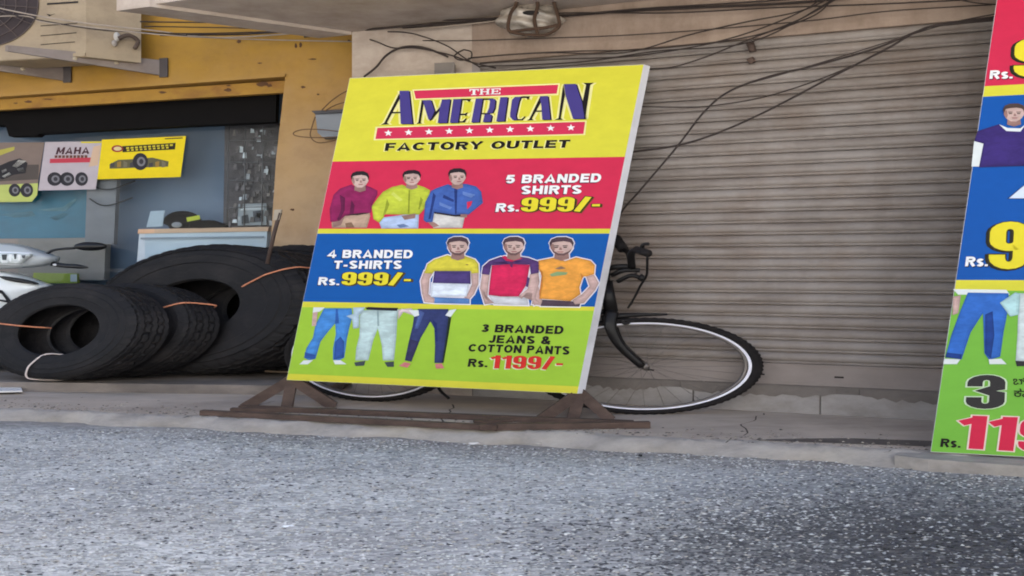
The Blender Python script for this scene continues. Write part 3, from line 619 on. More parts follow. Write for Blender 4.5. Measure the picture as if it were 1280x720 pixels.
def fw(pr):
    pr.text('MAHA', *c2([(372, 124), (578, 122), (574, 166), (358, 170)]), ink((74, 44, 52)), 2, bold=.05)
    for k in range(9): pr.poly(c2([(352+k*24, 176-k*.3), (371+k*24, 175), (370+k*24, 192), (352+k*24, 193)]), ink((110, 70, 60)), 2)
    pr.poly(c2([(322, 198), (585, 190), (578, 221), (320, 226)]), ink((190, 64, 80)), 2)
    pr.poly(c2([(520, 88), (655, 86), (652, 96), (524, 98)]), ink((214, 200, 60)), 2)
    pr.poly(c2([(600, 120), (648, 110), (630, 240), (570, 250)]), ink((206, 176, 150)), 1)
    for x in (352, 432, 525): tyre_print(pr, *c2([(x, 328)])[0], 9.2 if x < 500 else 8, 8.6, 2)
poster('white_poster', c2([(290, 90), (656, 85), (615, 394), (246, 402)]), (184, 174, 180), 'pale poster with red banner and three printed tyres on the glass', fw)
def fb(pr):
    pr.poly(c2([(-150, 372), (245, 355), (240, 430), (205, 474), (-150, 478)]), ink((186, 196, 110)), 1)
    pr.poly(c2([(-20, 145), (95, 120), (92, 142), (-20, 185)]), ink((176, 168, 80)), 2)
    pr.poly(c2([(-150, 240), (250, 235), (247, 330), (-150, 350)]), ink((84, 76, 72)), 1)
    for pts, c in (([(-20, 250), (60, 215), (130, 195), (178, 225), (165, 290), (90, 300), (20, 330), (-20, 320)], (42, 40, 44)), ([(80, 245), (120, 205), (170, 212), (110, 255)], (190, 186, 180)), ([(15, 310), (60, 285), (75, 300), (30, 322)], (200, 198, 192)), ([(110, 262), (150, 255), (160, 280), (120, 278)], (170, 170, 168)), ([(10, 275), (40, 262), (46, 276), (16, 290)], (150, 148, 146))): pr.poly(c2(pts), ink(c), 3)
    tyre_print(pr, *c2([(95, 400)])[0], 7.4, 8, 2); tyre_print(pr, *c2([(173, 400)])[0], 8, 8.8, 2)
poster('brown_poster', c2([(-150, 95), (286, 92), (242, 360), (240, 430), (205, 474), (-150, 480)]), (128, 112, 104), 'brown motorcycle poster at the left edge of the glass', fb)

# ================================================================ the big leaning advertising board
def make_board(name, bl, br, tr_, tl, label, side_vec):
    """bl.. are world points of the printed face; returns root, plane"""
    n = (br-bl).cross(tl-bl); pl = Plane(bl, n)
    rt = root(name, ((bl+br)/2).to_tuple(), label, 'advertising board', 'printed advertising boards')
    return rt, pl
BL0 = at(358, 475, 6.2); BR0 = at(722, 492, 5.67); s_ = .40
TL0 = BL0+Vector((1.24*s_, .86*s_, 2.42))
pl1 = Plane(BL0, (BR0-BL0).cross(TL0-BL0))
q = [pl1.hit(358, 475), pl1.hit(722, 492), pl1.hit(805, 80.5), pl1.hit(437, 97.5)]
S1 = root('advertising_board', ((q[0]+q[1])/2).to_tuple(), 'tall leaning factory outlet board on rusty feet before the bicycle', 'advertising board', 'printed advertising boards')
BACK = Vector((.052, .036, -.004))
M_frame = mat('white_aluminium', (205, 204, 208), rough=.4, var=.06, scale=5, stain=(140, 136, 134), stain_amt=.5)
m = MB(); m.prism([p+pl1.n*-.002 for p in q], BACK, M_frame); m.build('board_frame', S1)
def lx(y): return 437-(y-97.5)*79/377.5
def rx(y): return 805-(y-80.5)*83/411.5
YEL, RED, BLU, GRN = (214, 208, 62), (206, 44, 78), (8, 86, 164), (160, 200, 58)
pr = Print(pl1)
def band(yl0, yr0, yl1, yr1, c, l=1):
    nn = 8; top = []; bot = []
    pr.poly([(lx(yl0)+.5, yl0), (rx(yr0)-.5, yr0), (rx(yr1)-.5, yr1), (lx(yl1)+.5, yl1)], ink(c), l)
band(98, 81, 202, 196, YEL); band(202, 196, 286, 286, RED); band(286, 286, 292, 292, YEL); band(292, 292, 377, 383.5, BLU)
band(377, 383.5, 384, 388.5, YEL); band(384, 388.5, 467, 483, GRN); band(467, 483, 474.8, 491.8, YEL)
pr.build('printed_sheet', S1, fix=False)
W, K_, Y_ = ink((240, 240, 240)), ink((26, 20, 22)), ink((230, 214, 50))
PALE = ink((238, 232, 160))
# logo
lp = Print(pl1)
lp.poly([(515.5, 112), (700, 104.2), (698, 119), (518.5, 125)], PALE, 2)
lp.poly([(517.5, 113.6), (697.9, 106), (696, 117.2), (519.8, 123.6)], ink((206, 50, 84)), 3)
lp.poly([(469.5, 158.6), (733.5, 150.8), (731.5, 168.8), (467, 175.4)], PALE, 2)
lp.poly([(471.9, 160), (731.5, 152.3), (729.4, 167.5), (469.4, 173.9)], ink((206, 50, 84)), 3)
lp.build('logo_band', S1, fix=False)
def star(cx, cy, parent):
    p = Print(pl1); pts = []
    for i in range(10):
        r = 1 if i % 2 == 0 else .42; a = -math.pi/2+i*math.pi/5; pts.append((cx+5.4*r*math.cos(a), cy+4.3*r*math.sin(a)))
    p.poly(pts, W, 4); return p.build('star', parent, fix=False)
for i in range(10): star(485.6+i*25.35, 166.5-i*.76, S1)
GLY = {}
O1, O2 = (460, 95), (600, 95)
blue_ = [(O1, [(318, 150), (412, 150), (448, 482), (330, 482), (322, 300)]),
    (O1, [(548, 244), (632, 243), (668, 352), (632, 436), (606, 436)]), (O1, [(742, 238), (826, 234), (792, 471), (700, 473), (718, 330)]),
    (O1, [(855, 235), (938, 232), (902, 469), (820, 471)]), (O1, [(1080, 228), (1150, 227), (1112, 465), (1035, 468)]),
    (O1, [(1205, 230), (1255, 228), (1276, 250), (1268, 325), (1245, 372), (1190, 376), (1212, 320), (1222, 255)]), (O1, [(1168, 386), (1225, 384), (1240, 402), (1226, 462), (1150, 464)]),
    (O2, [(205, 215), (280, 213), (246, 455), (165, 458)]), (O2, [(322, 240), (352, 212), (412, 210), (390, 260), (360, 400), (372, 444), (330, 442), (303, 412), (303, 372)]),
    (O2, [(600, 205), (680, 203), (706, 438), (624, 440), (614, 300)]), (O2, [(840, 84), (960, 82), (1020, 262), (1047, 430), (932, 432), (858, 205)])]
thin = [(O1, [(314, 178), (324, 226), (192, 470), (216, 486), (130, 490), (164, 472)]), (O1, [(236, 362), (334, 360), (334, 375), (226, 377)]),
    (O1, [(540, 240), (562, 262), (528, 468), (545, 478), (486, 480), (505, 466)]), (O1, [(612, 440), (628, 452), (800, 262), (790, 236), (640, 405)]),
    (O1, [(930, 230), (1036, 232), (1016, 264), (992, 246), (930, 248)]), (O1, [(908, 380), (968, 378), (1002, 364), (984, 408), (968, 394), (906, 396)]), (O1, [(890, 456), (946, 454), (994, 416), (972, 468), (886, 471)]),
    (O1, [(1120, 227), (1255, 226), (1256, 242), (1118, 243)]), (O1, [(1120, 372), (1225, 372), (1225, 386), (1118, 387)]),
    (O2, [(380, 212), (436, 204), (502, 206), (484, 244), (466, 222), (396, 226)]), (O2, [(340, 432), (416, 434), (452, 402), (458, 412), (430, 447), (338, 448)]),
    (O2, [(602, 210), (616, 258), (520, 430), (540, 444), (470, 448), (495, 432)]), (O2, [(552, 348), (622, 346), (622, 360), (546, 362)]),
    (O2, [(834, 84), (852, 190), (808, 424), (834, 440), (742, 442), (786, 424)]), (O2, [(1034, 72), (1140, 70), (1104, 94), (1052, 430), (1030, 430), (1018, 300), (1062, 92)])]
lp = Print(pl1)
for o, pts in blue_+thin:
    for d, mt, l in ((-2.6, PALE, 2), (3.6, PALE, 2.3)): lp.poly([(x+d, y) for x, y in cp(o, 8, pts)], mt, l)
for o, pts in blue_:
    lp.poly([(x+1.7, y+.6) for x, y in cp(o, 8, pts)], K_, 5); lp.poly(cp(o, 8, pts), ink((72, 62, 132)), 7)
for o, pts in thin: lp.poly(cp(o, 8, pts), K_, 6)
lp.build('logo_lettering', S1, fix=False)
# THE in slab letters
lp = Print(pl1)
def U(u, v): return (586.5+39*u+.6*v, 119.2-1.2*u-7.4*v)
def ub(*r):
    for (a, b, c, d) in r: lp.poly([U(a, b), U(c, b), U(c, d), U(a, d)], W, 5)
ub((.0, .84, .30, 1), (0, .62, .035, .9), (.265, .62, .3, .9), (.11, 0, .19, 1), (.07, 0, .23, .12),
   (.36, 0, .43, 1), (.56, 0, .63, 1), (.33, 0, .46, .12), (.33, .88, .46, 1), (.53, 0, .66, .12), (.53, .88, .66, 1), (.4, .44, .6, .58),
   (.72, 0, .79, 1), (.69, .86, 1.0, 1), (.69, 0, 1.0, .14), (.965, .66, 1, .9), (.965, .1, 1, .34), (.78, .45, .9, .57), (.88, .34, .92, .68))
lp.build('lettering', S1, fix=False)
def letters(plane, parent, *rows):
    for r in rows:
        lp = Print(plane); lp.text(*r[:6], 5, **(r[6] if len(r) > 6 else {})); lp.build('lettering', parent, fix=False)
SH = dict(bold=.03, shadow=(-1.0, .9, ink((60, 22, 50)))); SHB = dict(bold=.03, shadow=(-1.0, .9, ink((14, 30, 70))))
YB = dict(font=heavy, outline=(.045, K_), shadow=(1.2, .7, ink((90, 74, 20))))
letters(pl1, S1,
 ('FACTORY OUTLET', (482.7, 179), (713.4, 174.8), (711, 184.8), (480.8, 189), K_, dict(bold=.02, shadow=(-1.4, .5, PALE))),
 ('5 BRANDED', (633.7, 219), (752.5, 217), (750.6, 228), (632, 229.4), W, SH), ('SHIRTS', (652.5, 232.5), (728, 231.5), (726.4, 242.5), (651, 243), W, SH),
 ('Rs.', (621.3, 254.4), (649, 253.8), (648.3, 264.4), (619.4, 265), W, SH), ('999/-', (653, 247.3), (753.5, 246), (750.6, 264.4), (650.8, 264.7), Y_, YB),
 ('4 BRANDED', (411, 312.5), (516.6, 312.6), (515.6, 323), (409.8, 322.5), W, SHB), ('T-SHIRTS', (418.5, 326), (503, 325.7), (501.9, 336.4), (417, 336), W, SHB),
 ('Rs.', (399.3, 346.5), (424.8, 347), (424, 356.6), (397.6, 356.3), W, SHB), ('999/-', (428.9, 340.3), (516.4, 341), (514.6, 357), (426.6, 356.4), Y_, YB),
 ('3 BRANDED', (602.8, 405.3), (705.3, 407.5), (703.8, 417.8), (601, 415), K_, dict(bold=.03)), ('JEANS &', (612.3, 418.8), (689, 420.6), (687.6, 430.6), (610.4, 428.6), K_, dict(bold=.03)),
 ('COTTON PANTS', (586.8, 430), (712.8, 433), (711.6, 443.6), (585, 439.4), K_, dict(bold=.03)), ('Rs.', (586.4, 448.3), (610, 448.8), (609, 459), (584.5, 458.4), K_, dict(bold=.03)),
 ('1199/-', (614.6, 444.2), (706, 446), (704, 462.2), (612.6, 460.2), ink((214, 48, 40)), dict(font=heavy, h=.115, gap=.1, outline=(.012, ink((130, 34, 34))), shadow=(-1.2, .8, ink((225, 225, 190))))))
# printed models ---------------------------------------------------
SK, SK2 = cloth((208, 178, 168)), cloth((158, 122, 114)); HAIR = cloth((44, 36, 40))
def grow_poly(P, g):
    A_ = sum(P[i-1][0]*P[i][1]-P[i][0]*P[i-1][1] for i in range(len(P))); sg = 1 if A_ > 0 else -1; out = []; n = len(P)
    for i in range(n):
        nx_ = ny_ = 0
        for a, b in ((P[i-1], P[i]), (P[i], P[(i+1) % n])):
            dx, dy = b[0]-a[0], b[1]-a[1]; l = math.hypot(dx, dy) or 1; nx_ += dy/l/2; ny_ -= dx/l/2
        l2 = max(nx_*nx_+ny_*ny_, .35); out.append((P[i][0]+sg*g*nx_/l2, P[i][1]+sg*g*ny_/l2))
    return out, abs(A_)/2
def figure(plane, parent, name, o, scl, parts, halo=None, label=None, base=2, seams=()):
    p = Print(plane); L_ = base+1
    if halo:
        for k, (pts, mt, *_x) in enumerate(parts): p.poly(cp(o, scl, grow_poly(pts, 9)[0]), ink((232, 228, 236)), base+.01*k)
    for k, (pts, mt, *fl) in enumerate(parts):
        g, area = grow_poly(pts, 0); big = area/scl/scl > 120 and not fl
        p.poly(cp(o, scl, pts), tone(mt, .91) if big else mt, L_); L_ += .3
        if big:
            p.poly([(x-.35, y) for x, y in cp(o, scl, grow_poly(pts, -1.5*scl)[0])], mt, L_); L_ += .3
            p.poly([(x-.9, y) for x, y in cp(o, scl, grow_poly(pts, -3.6*scl)[0])], tone(mt, 1.05), L_); L_ += .3
    ob = p.build(name, parent, fix=False)
    if label: ob['label'] = label
    return ob
def face(cx, cy, w_, h_, turn=0, beard=False, hairc=None):
    """eyes, brows, nose, mouth, hair for a head centred cx,cy in crop px; returns list of (pts, mat)"""
    w_ *= 1.06; h_ *= 1.12; cy -= h_*.02
    D = cloth((44, 32, 34)); Lp = cloth((158, 96, 96)); out = []
    hd = [(cx+w_*a, cy+h_*b) for a, b in ((-.5, -.35), (-.5, .1), (-.38, .5), (-.16, .78), (.12, .8), (.36, .5), (.5, .1), (.5, -.35), (.2, -.62), (-.2, -.62))]
    out.append(([(cx-w_*.3, cy+h_*.3), (cx+w_*.3, cy+h_*.3), (cx+w_*.34, cy+h_*1.1), (cx, cy+h_*1.3), (cx-w_*.34, cy+h_*1.1)], SK2))
    out.append((hd, SK))
    out.append(([(cx-w_*.5, cy-h_*.3), (cx-w_*.5, cy+.1*h_), (cx-w_*.36, cy+h_*.5), (cx-w_*.3, cy+h_*.2), (cx-w_*.36, cy-h_*.3)], SK2))
    if beard: out.append(([(cx-w_*.47, cy+h_*.12), (cx-w_*.38, cy+h_*.5), (cx-w_*.16, cy+h_*.79), (cx+w_*.12, cy+h_*.81), (cx+w_*.36, cy+h_*.5), (cx+w_*.47, cy+h_*.12), (cx+w_*.3, cy+h_*.42), (cx+w_*.08, cy+h_*.60), (cx-w_*.14, cy+h_*.58), (cx-w_*.32, cy+h_*.40)], cloth((112, 84, 84))))
    for s in (-1, 1):
        ex = cx+turn*w_*.1+s*w_*.2
        out.append(([(ex-w_*.12, cy-h_*.16), (ex+w_*.12, cy-h_*.16), (ex+w_*.1, cy-h_*.09), (ex-w_*.1, cy-h_*.09)], D))
        out.append(([(ex-w_*.09, cy-h_*.02), (ex+w_*.09, cy-h_*.02), (ex+w_*.07, cy+h_*.07), (ex-w_*.07, cy+h_*.07)], D))
    nx_ = cx+turn*w_*.14
    out.append(([(nx_-w_*.03, cy+h_*.02), (nx_+w_*.05, cy+h_*.05), (nx_+w_*.08, cy+h_*.28), (nx_-w_*.06, cy+h_*.28)], SK2))
    out.append(([(nx_-w_*.16, cy+h_*.42), (nx_+w_*.16, cy+h_*.42), (nx_+w_*.1, cy+h_*.51), (nx_-w_*.1, cy+h_*.51)], Lp))
    out.append(([(cx+w_*a, cy+h_*b) for a, b in ((-.5, .0), (-.55, -.4), (-.45, -.76), (-.2, -.96), (.2, -.98), (.46, -.78), (.55, -.4), (.5, .0), (.45, -.3), (.38, -.46), (.1, -.56), (-.2, -.5), (-.4, -.42), (-.45, -.26))], hairc or HAIR))
    return [(a_, b_, 0) for a_, b_ in out]
A3, S3 = (400, 200), 7.575; A4 = (510, 200)
mar, mar2 = cloth((142, 34, 88)), cloth((104, 28, 72))
figure(pl1, S1, 'printed_man', A3, S3, [
 ([(130, 560), (240, 520), (470, 498), (478, 530), (445, 643), (115, 643), (110, 600)], cloth((188, 158, 136))),
 ([(240, 600), (300, 590), (330, 640), (250, 643)], cloth((130, 100, 80))),
 ([(300, 232), (190, 272), (130, 330), (92, 470), (100, 585), (175, 590), (240, 530), (380, 520), (482, 500), (500, 420), (545, 330), (545, 290), (480, 258), (420, 236), (380, 285)], mar),
 ([(190, 330), (240, 360), (235, 480), (180, 585), (165, 560), (205, 470)], mar2), ([(300, 380), (330, 430), (320, 520), (280, 524)], mar2),
 ([(120, 590), (190, 575), (235, 545), (200, 620), (130, 640)], SK2), ([(230, 520), (420, 500), (470, 505), (360, 525)], cloth((60, 40, 44)))]+face(382, 195, 150, 78, .3), label='printed man in maroon long-sleeved shirt')
lim, lim2 = cloth((186, 196, 62)), cloth((146, 158, 44))
figure(pl1, S1, 'printed_man', (0, 0), 1, [
 ([(478, 272), (524, 266), (523, 285.6), (477, 285.6), (474, 278)], cloth((178, 196, 226))),
 ([(496, 281), (505, 280), (512, 283), (500, 285)], cloth((110, 130, 170))),
 ([(503, 231), (490, 234), (479, 240), (473, 247), (465, 258), (467, 274), (474.5, 278.5), (480, 272), (480.5, 268), (524, 268.5), (530, 262), (536, 247), (538, 238), (530, 234), (521, 231), (514, 236)], lim),
 ([(484, 248), (487, 256), (482, 268), (479, 270), (482, 258)], lim2), ([(511, 238), (513, 238), (512, 267), (510, 267)], lim2), ([(526, 246), (529, 250), (525, 262), (523, 262)], lim2), ([(492, 240), (504, 250), (500, 252), (489, 243)], cloth((206, 214, 98))),
 ([(502, 270), (520, 267), (519, 273), (506, 275)], SK2)]+face(515, 223.5, 20, 9.6, .1), label='printed man in lime shirt')
bl_, bl2 = cloth((66, 98, 170)), cloth((38, 58, 122))
figure(pl1, S1, 'printed_man', A4, S3, [
 ([(245, 490), (480, 520), (540, 530), (515, 645), (240, 645), (225, 600)], cloth((206, 202, 196))),
 ([(240, 488), (540, 515), (540, 535), (450, 538), (250, 508)], cloth((40, 34, 42))),
 ([(380, 230), (270, 268), (222, 292), (165, 400), (148, 570), (175, 592), (235, 588), (250, 492), (440, 520), (520, 515), (575, 520), (645, 462), (712, 408), (695, 300), (645, 250), (560, 228), (500, 225), (460, 262)], bl_),
 ([(240, 310), (265, 340), (235, 470), (215, 560), (195, 560), (220, 430)], bl2), ([(340, 330), (440, 380), (430, 400), (330, 360)], bl2), ([(520, 300), (640, 330), (600, 360), (520, 330)], cloth((104, 134, 196))), ([(300, 400), (420, 450), (400, 470), (300, 430)], cloth((104, 134, 196))), ([(440, 270), (470, 275), (462, 515), (446, 515)], bl2),
 ([(560, 400), (612, 390), (600, 430), (562, 470)], ink(RED)), ([(500, 515), (560, 515), (560, 545), (500, 545)], SK2), ([(190, 590), (250, 590), (300, 625), (240, 640)], SK2)]+face(470, 168, 150, 78, .8), label='printed man in blue shirt')
A5 = (515, 290); A6 = (630, 290); S7 = 7.2; skb = cloth((200, 168, 160))
figure(pl1, S1, 'printed_man', A5, S7, [
 ([(180, 585), (520, 598), (520, 648), (200, 641)], cloth((92, 134, 192))),
 ([(112, 350), (78, 440), (92, 560), (112, 632), (200, 640), (205, 600), (150, 560), (160, 420), (190, 370)], skb), ([(530, 360), (602, 365), (600, 470), (560, 560), (520, 605), (468, 592), (500, 560), (540, 470)], skb),
 ([(320, 208), (200, 248), (140, 290), (112, 372), (185, 376), (205, 352), (530, 352), (540, 376), (604, 368), (600, 290), (568, 248), (470, 213), (400, 236)], cloth((212, 200, 66))),
 ([(205, 352), (527, 352), (530, 470), (188, 462)], cloth((76, 60, 118))), ([(180, 460), (517, 468), (495, 582), (170, 586)], cloth((224, 232, 242))), ([(485, 292), (510, 292), (508, 300), (488, 300)], cloth((120, 90, 60)))]+face(415, 138, 170, 84, .1, True, cloth((82, 62, 70))),
 halo=[(310, 60), (420, 45), (520, 75), (520, 130), (480, 200), (590, 240), (625, 300), (625, 470), (540, 610), (470, 650), (90, 642), (55, 450), (90, 330), (130, 260), (310, 190)], label='printed man in yellow, purple and white T-shirt')
figure(pl1, S1, 'printed_man', A5, S7, [
 ([(690, 568), (960, 585), (1040, 600), (1050, 660), (740, 652)], cloth((208, 208, 212))),
 ([(632, 370), (702, 388), (690, 480), (680, 580), (740, 642), (655, 652), (612, 510)], skb), ([(1062, 380), (1140, 366), (1150, 450), (1112, 600), (1160, 640), (1100, 662), (1080, 575), (1020, 570), (985, 605), (960, 582), (1040, 510)], skb),
 ([(800, 222), (700, 258), (640, 310), (628, 378), (700, 388), (715, 300), (1060, 295), (1070, 382), (1142, 368), (1150, 270), (1050, 233), (980, 222), (900, 262)], cloth((86, 58, 112))),
 ([(720, 302), (900, 290), (1062, 297), (1045, 400), (1022, 492), (962, 582), (800, 582), (690, 567), (702, 450)], cloth((206, 36, 84))), ([(808, 222), (850, 262), (900, 268), (992, 242), (965, 215), (900, 245), (840, 215)], cloth((206, 36, 84))), ([(885, 268), (915, 268), (905, 325), (885, 310)], cloth((100, 40, 90))), ([(1040, 400), (1062, 420), (1045, 500), (1025, 490)], cloth((86, 58, 112)))]+face(918, 138, 170, 84, .1, True, cloth((82, 62, 70))),
 halo=[(815, 60), (930, 45), (1035, 75), (1035, 130), (990, 205), (1160, 255), (1165, 640), (1100, 668), (640, 655), (595, 500), (620, 300), (690, 240), (830, 200)], label='printed man in red polo with purple sleeves')
ora, ora2 = cloth((228, 156, 66)), cloth((196, 122, 50))
figure(pl1, S1, 'printed_man', A6, S7, [
 ([(330, 608), (600, 622), (690, 630), (680, 673), (330, 667)], cloth((84, 66, 78))),
 ([(250, 650), (270, 560), (310, 480), (345, 620), (330, 662)], skb), ([(740, 402), (812, 385), (855, 460), (822, 525), (720, 642), (640, 652), (615, 615), (700, 562), (770, 490)], skb),
 ([(460, 228), (310, 258), (312, 330), (345, 400), (318, 602), (600, 622), (690, 562), (680, 500), (712, 402), (740, 402), (812, 382), (820, 300), (780, 258), (650, 228), (550, 262)], ora),
 ([(320, 330), (350, 360), (350, 480), (325, 600), (318, 560), (338, 400)], ora2), ([(690, 370), (720, 400), (700, 430)], ora2),
 ([(412, 382), (480, 358), (575, 364), (562, 386), (430, 402)], cloth((142, 170, 118))), ([(458, 332), (515, 308), (560, 330), (500, 338)], cloth((150, 120, 96)))]+face(520, 140, 190, 84, -.4, True, cloth((82, 62, 70))),
 halo=[(400, 80), (520, 42), (640, 70), (650, 150), (640, 215), (800, 255), (850, 330), (880, 460), (740, 665), (240, 668), (240, 560), (300, 430), (292, 255), (440, 225)], label='printed man in orange T-shirt')
A7, S8 = (370, 378), 6.095
LIGHT = ink((222, 228, 226))
figure(pl1, S1, 'printed_legs', A7, S8, [
 ([(215, 45), (425, 45), (432, 110), (410, 180), (388, 280), (370, 420), (330, 442), (283, 437), (283, 350), (305, 240), (300, 160), (240, 230), (187, 300), (150, 430), (100, 442), (62, 422), (80, 350), (130, 270), (150, 170)], cloth((70, 136, 206))),
 ([(300, 300), (340, 260), (370, 300), (365, 420), (290, 436)], cloth((48, 88, 164))), ([(70, 380), (150, 400), (148, 432), (66, 422)], cloth((48, 88, 164))), ([(305, 50), (320, 50), (330, 160), (300, 165)], cloth((52, 100, 176))),
 ([(135, 38), (222, 40), (180, 72), (130, 78)], LIGHT), ([(130, 78), (168, 70), (155, 178), (122, 182)], skb), ([(60, 442), (132, 440), (92, 472), (28, 472)], LIGHT), ([(285, 442), (340, 440), (388, 472), (300, 472)], LIGHT),
 ([(385, 105), (440, 88), (436, 40), (530, 38), (484, 100), (480, 195), (438, 200), (430, 130)], cloth((190, 212, 224)))], label='printed legs in light blue jeans')
figure(pl1, S1, 'printed_legs', A7, S8, [
 ([(505, 60), (780, 55), (772, 130), (766, 250), (747, 442), (663, 442), (655, 330), (625, 200), (592, 280), (552, 442), (453, 442), (460, 350), (485, 250), (485, 110)], cloth((186, 208, 206))),
 ([(530, 38), (780, 42), (770, 66), (540, 56)], cloth((34, 30, 40))), ([(618, 60), (632, 60), (636, 180), (622, 182)], cloth((150, 172, 172))), ([(445, 458), (532, 444), (520, 482), (455, 486)], cloth((66, 76, 82))), ([(675, 456), (748, 450), (748, 492), (698, 492)], cloth((66, 76, 82))),
 ([(780, 55), (880, 45), (935, 95), (890, 98), (820, 74), (780, 132)], cloth((216, 196, 196)))], label='printed legs in pale cotton trousers')
figure(pl1, S1, 'printed_legs', A7, S8, [
 ([(1160, 60), (1185, 110), (1155, 300), (1125, 462), (1105, 462), (1140, 250)], cloth((30, 44, 30))),
 ([(930, 50), (1162, 50), (1162, 112), (1146, 250), (1112, 462), (1055, 462), (1060, 330), (1055, 200), (1025, 145), (952, 270), (880, 452), (830, 442), (860, 300), (890, 180), (900, 110)], cloth((50, 60, 108))),
 ([(1040, 130), (1075, 160), (1080, 300), (1066, 300), (1055, 200)], cloth((32, 44, 104))), ([(940, 60), (980, 80), (930, 200), (905, 200)], cloth((80, 100, 160))), ([(870, 280), (940, 300), (880, 450), (835, 440)], cloth((54, 52, 92))),
 ([(785, 484), (830, 455), (877, 466), (850, 498)], cloth((216, 130, 128))), ([(1060, 470), (1112, 465), (1132, 502), (1070, 506)], cloth((216, 130, 128))), ([(1140, 100), (1170, 60), (1225, 52), (1180, 112)], LIGHT), ([(860, 60), (935, 60), (940, 100), (905, 110)], LIGHT)], label='printed legs in dark slim jeans')

# base of the board
FT = root('board_stand', at(540, 520, 5.8).to_tuple(), 'rusty brown steel stand with two triangular feet under the leaning board', 'stand')
def gp(px, py, z=.0):
    Y = (CAM.z-z)*F/(py-HZ); return Vector(((px-640)/F*Y, Y, z))
rz = .03
def rail(a, b, name='rail', hgt=.035):
    m = MB(); a.z = b.z = .004+hgt/2; m.beam(a, b, .05, hgt, M_rust); return m.build(name, FT)
rail(gp(252, 514, rz), gp(622, 533, rz)); rail(gp(300, 508, rz), gp(792, 527.5, rz))
rail(gp(289, 510.5, rz), gp(420, 510.8, rz), hgt=.03); rail(gp(600, 532.5, rz), gp(812, 529.5, rz), hgt=.04); rail(gp(592, 524, rz), gp(640, 522, rz), hgt=.02)
def foot(apex, f, r_, mid):
    for a, b, nm in ((f, apex, 'brace'), (r_, apex, 'brace'), (mid, apex, 'upright')):
        m = MB(); a = Vector(a); b = Vector(b); d = (b-a).normalized()
        sd = Vector((1, .05, 0)) if nm == 'upright' else Vector((0, 0, 1)).cross(Vector((0, 1, 0))); c = Vector((0, 1, 0))
        pf = Vector((-d.z, 0, d.x)).normalized(); wd = .075 if nm == 'brace' else .085
        m.prism([a+pf*wd/2, a-pf*wd/2, b-pf*wd/2, b+pf*wd/2], (0, .04, 0), M_rust); m.build(nm, FT)
ap = q[0]+Vector((.03, .03, 0)); foot(ap, at(303, 511, 6.15), at(418, 509.5, 6.15), at(358, 509, 6.18))
ap = q[1]+Vector((.02, .03, 0)); foot(ap, at(674, 527, 5.55), at(765, 527, 5.6), at(716, 526, 5.62))

# ================================================================ right-hand board
BL1 = at(1163, 565, 4.63); dr = Vector((4, -1, 0)).normalized()
lean = Vector((1.28*.495, .853*.495, 2.75))
BL1.z = max(BL1.z, .012)
pl2 = Plane(BL1, dr.cross(lean))
q2 = [pl2.hit(1163, 565), pl2.hit(1500, 583), pl2.hit(1640, -65), pl2.hit(1255.5, -65)]
S2 = root('advertising_board', ((q2[0]+q2[1])/2).to_tuple(), 'taller leaning board at the right edge, cut off by the frame', 'advertising board', 'printed advertising boards')
m = MB(); m.prism([p+pl2.n*-.002 for p in q2], (.05, .034, -.004), M_frame); m.build('board_frame', S2)
m = MB(); m.beam(q2[3].lerp(q2[2], .5)+Vector((.1, .08, -.3)), Vector((q2[0].x+.9, q2[0].y+.42, .01)), .05, .05, M_rust); m.build('back_strut', S2)
pr = Print(pl2)
def ex2(y, side):   # px x of the board edges at image row y
    a, b = ((1163, 565), (1255.5, -65)) if side == 0 else ((1500, 583), (1640, -65))
    t = (y-a[1])/(b[1]-a[1]); return a[0]+(b[0]-a[0])*t
def band2(l0, l1, c, drop0=None, drop1=None):
    r0, r1 = (l0+((l0-340)*.09 if drop0 is None else drop0)), (l1+((l1-340)*.09 if drop1 is None else drop1))
    pr.poly([(ex2(l0, 0)+.6, l0), (ex2(r0, 1)-.6, r0), (ex2(r1, 1)-.6, r1), (ex2(l1, 0)+.6, l1)], ink(c), 1)
band2(-64.5, 108, RED, 0); band2(108, 121, YEL); band2(121, 350, (14, 84, 166)); band2(350, 363, YEL); band2(363, 564.4, (120, 184, 66), None, 18)
pr.build('printed_sheet', S2, fix=False)
A8, S9 = (1150, 0), 2.4; A9, S10 = (1120, 290), 2.3226
BO = dict(font=heavy, outline=(.025, ink((60, 52, 30))), shadow=(-2.2, 1.2, ink((40, 40, 30))))
letters(pl2, S2,
 ('Rs.', (1237.6, 88.5), (1265.8, 87.5), (1265, 98.4), (1236.4, 98.9), W, dict(bold=.03, shadow=(1, 1, ink((90, 20, 44))))),
 ('999/-', (1269, 49), (1500, 40), (1494, 92), (1266, 97), Y_, BO),
 ('4', (1284, 214), (1310, 214), (1306, 256), (1262, 256), ink((214, 226, 244)), dict(font=heavy, outline=(.03, ink((40, 66, 110))))),
 ('Rs.', (1207.6, 321), (1235, 321), (1234, 333), (1206, 333), W, dict(bold=.03, shadow=(1, 1, ink((10, 26, 60))))),
 ('999/-', (1238, 278), (1480, 276), (1476, 336), (1235, 336), Y_, BO),
 ('3', (1210, 469), (1257, 469), (1255, 511), (1206, 510.5), ink((52, 50, 50)), dict(font=heavy, outline=(.03, ink((206, 224, 190))))),
 ('1199/-', (1201, 519), (1452, 528), (1444, 574), (1196, 560), ink((212, 40, 74)), dict(font=heavy, outline=(.03, ink((236, 214, 200))))),
 ('Rs.', (1176.4, 548), (1201, 549), (1200, 559.6), (1175, 558.6), K_, dict(bold=.03)))
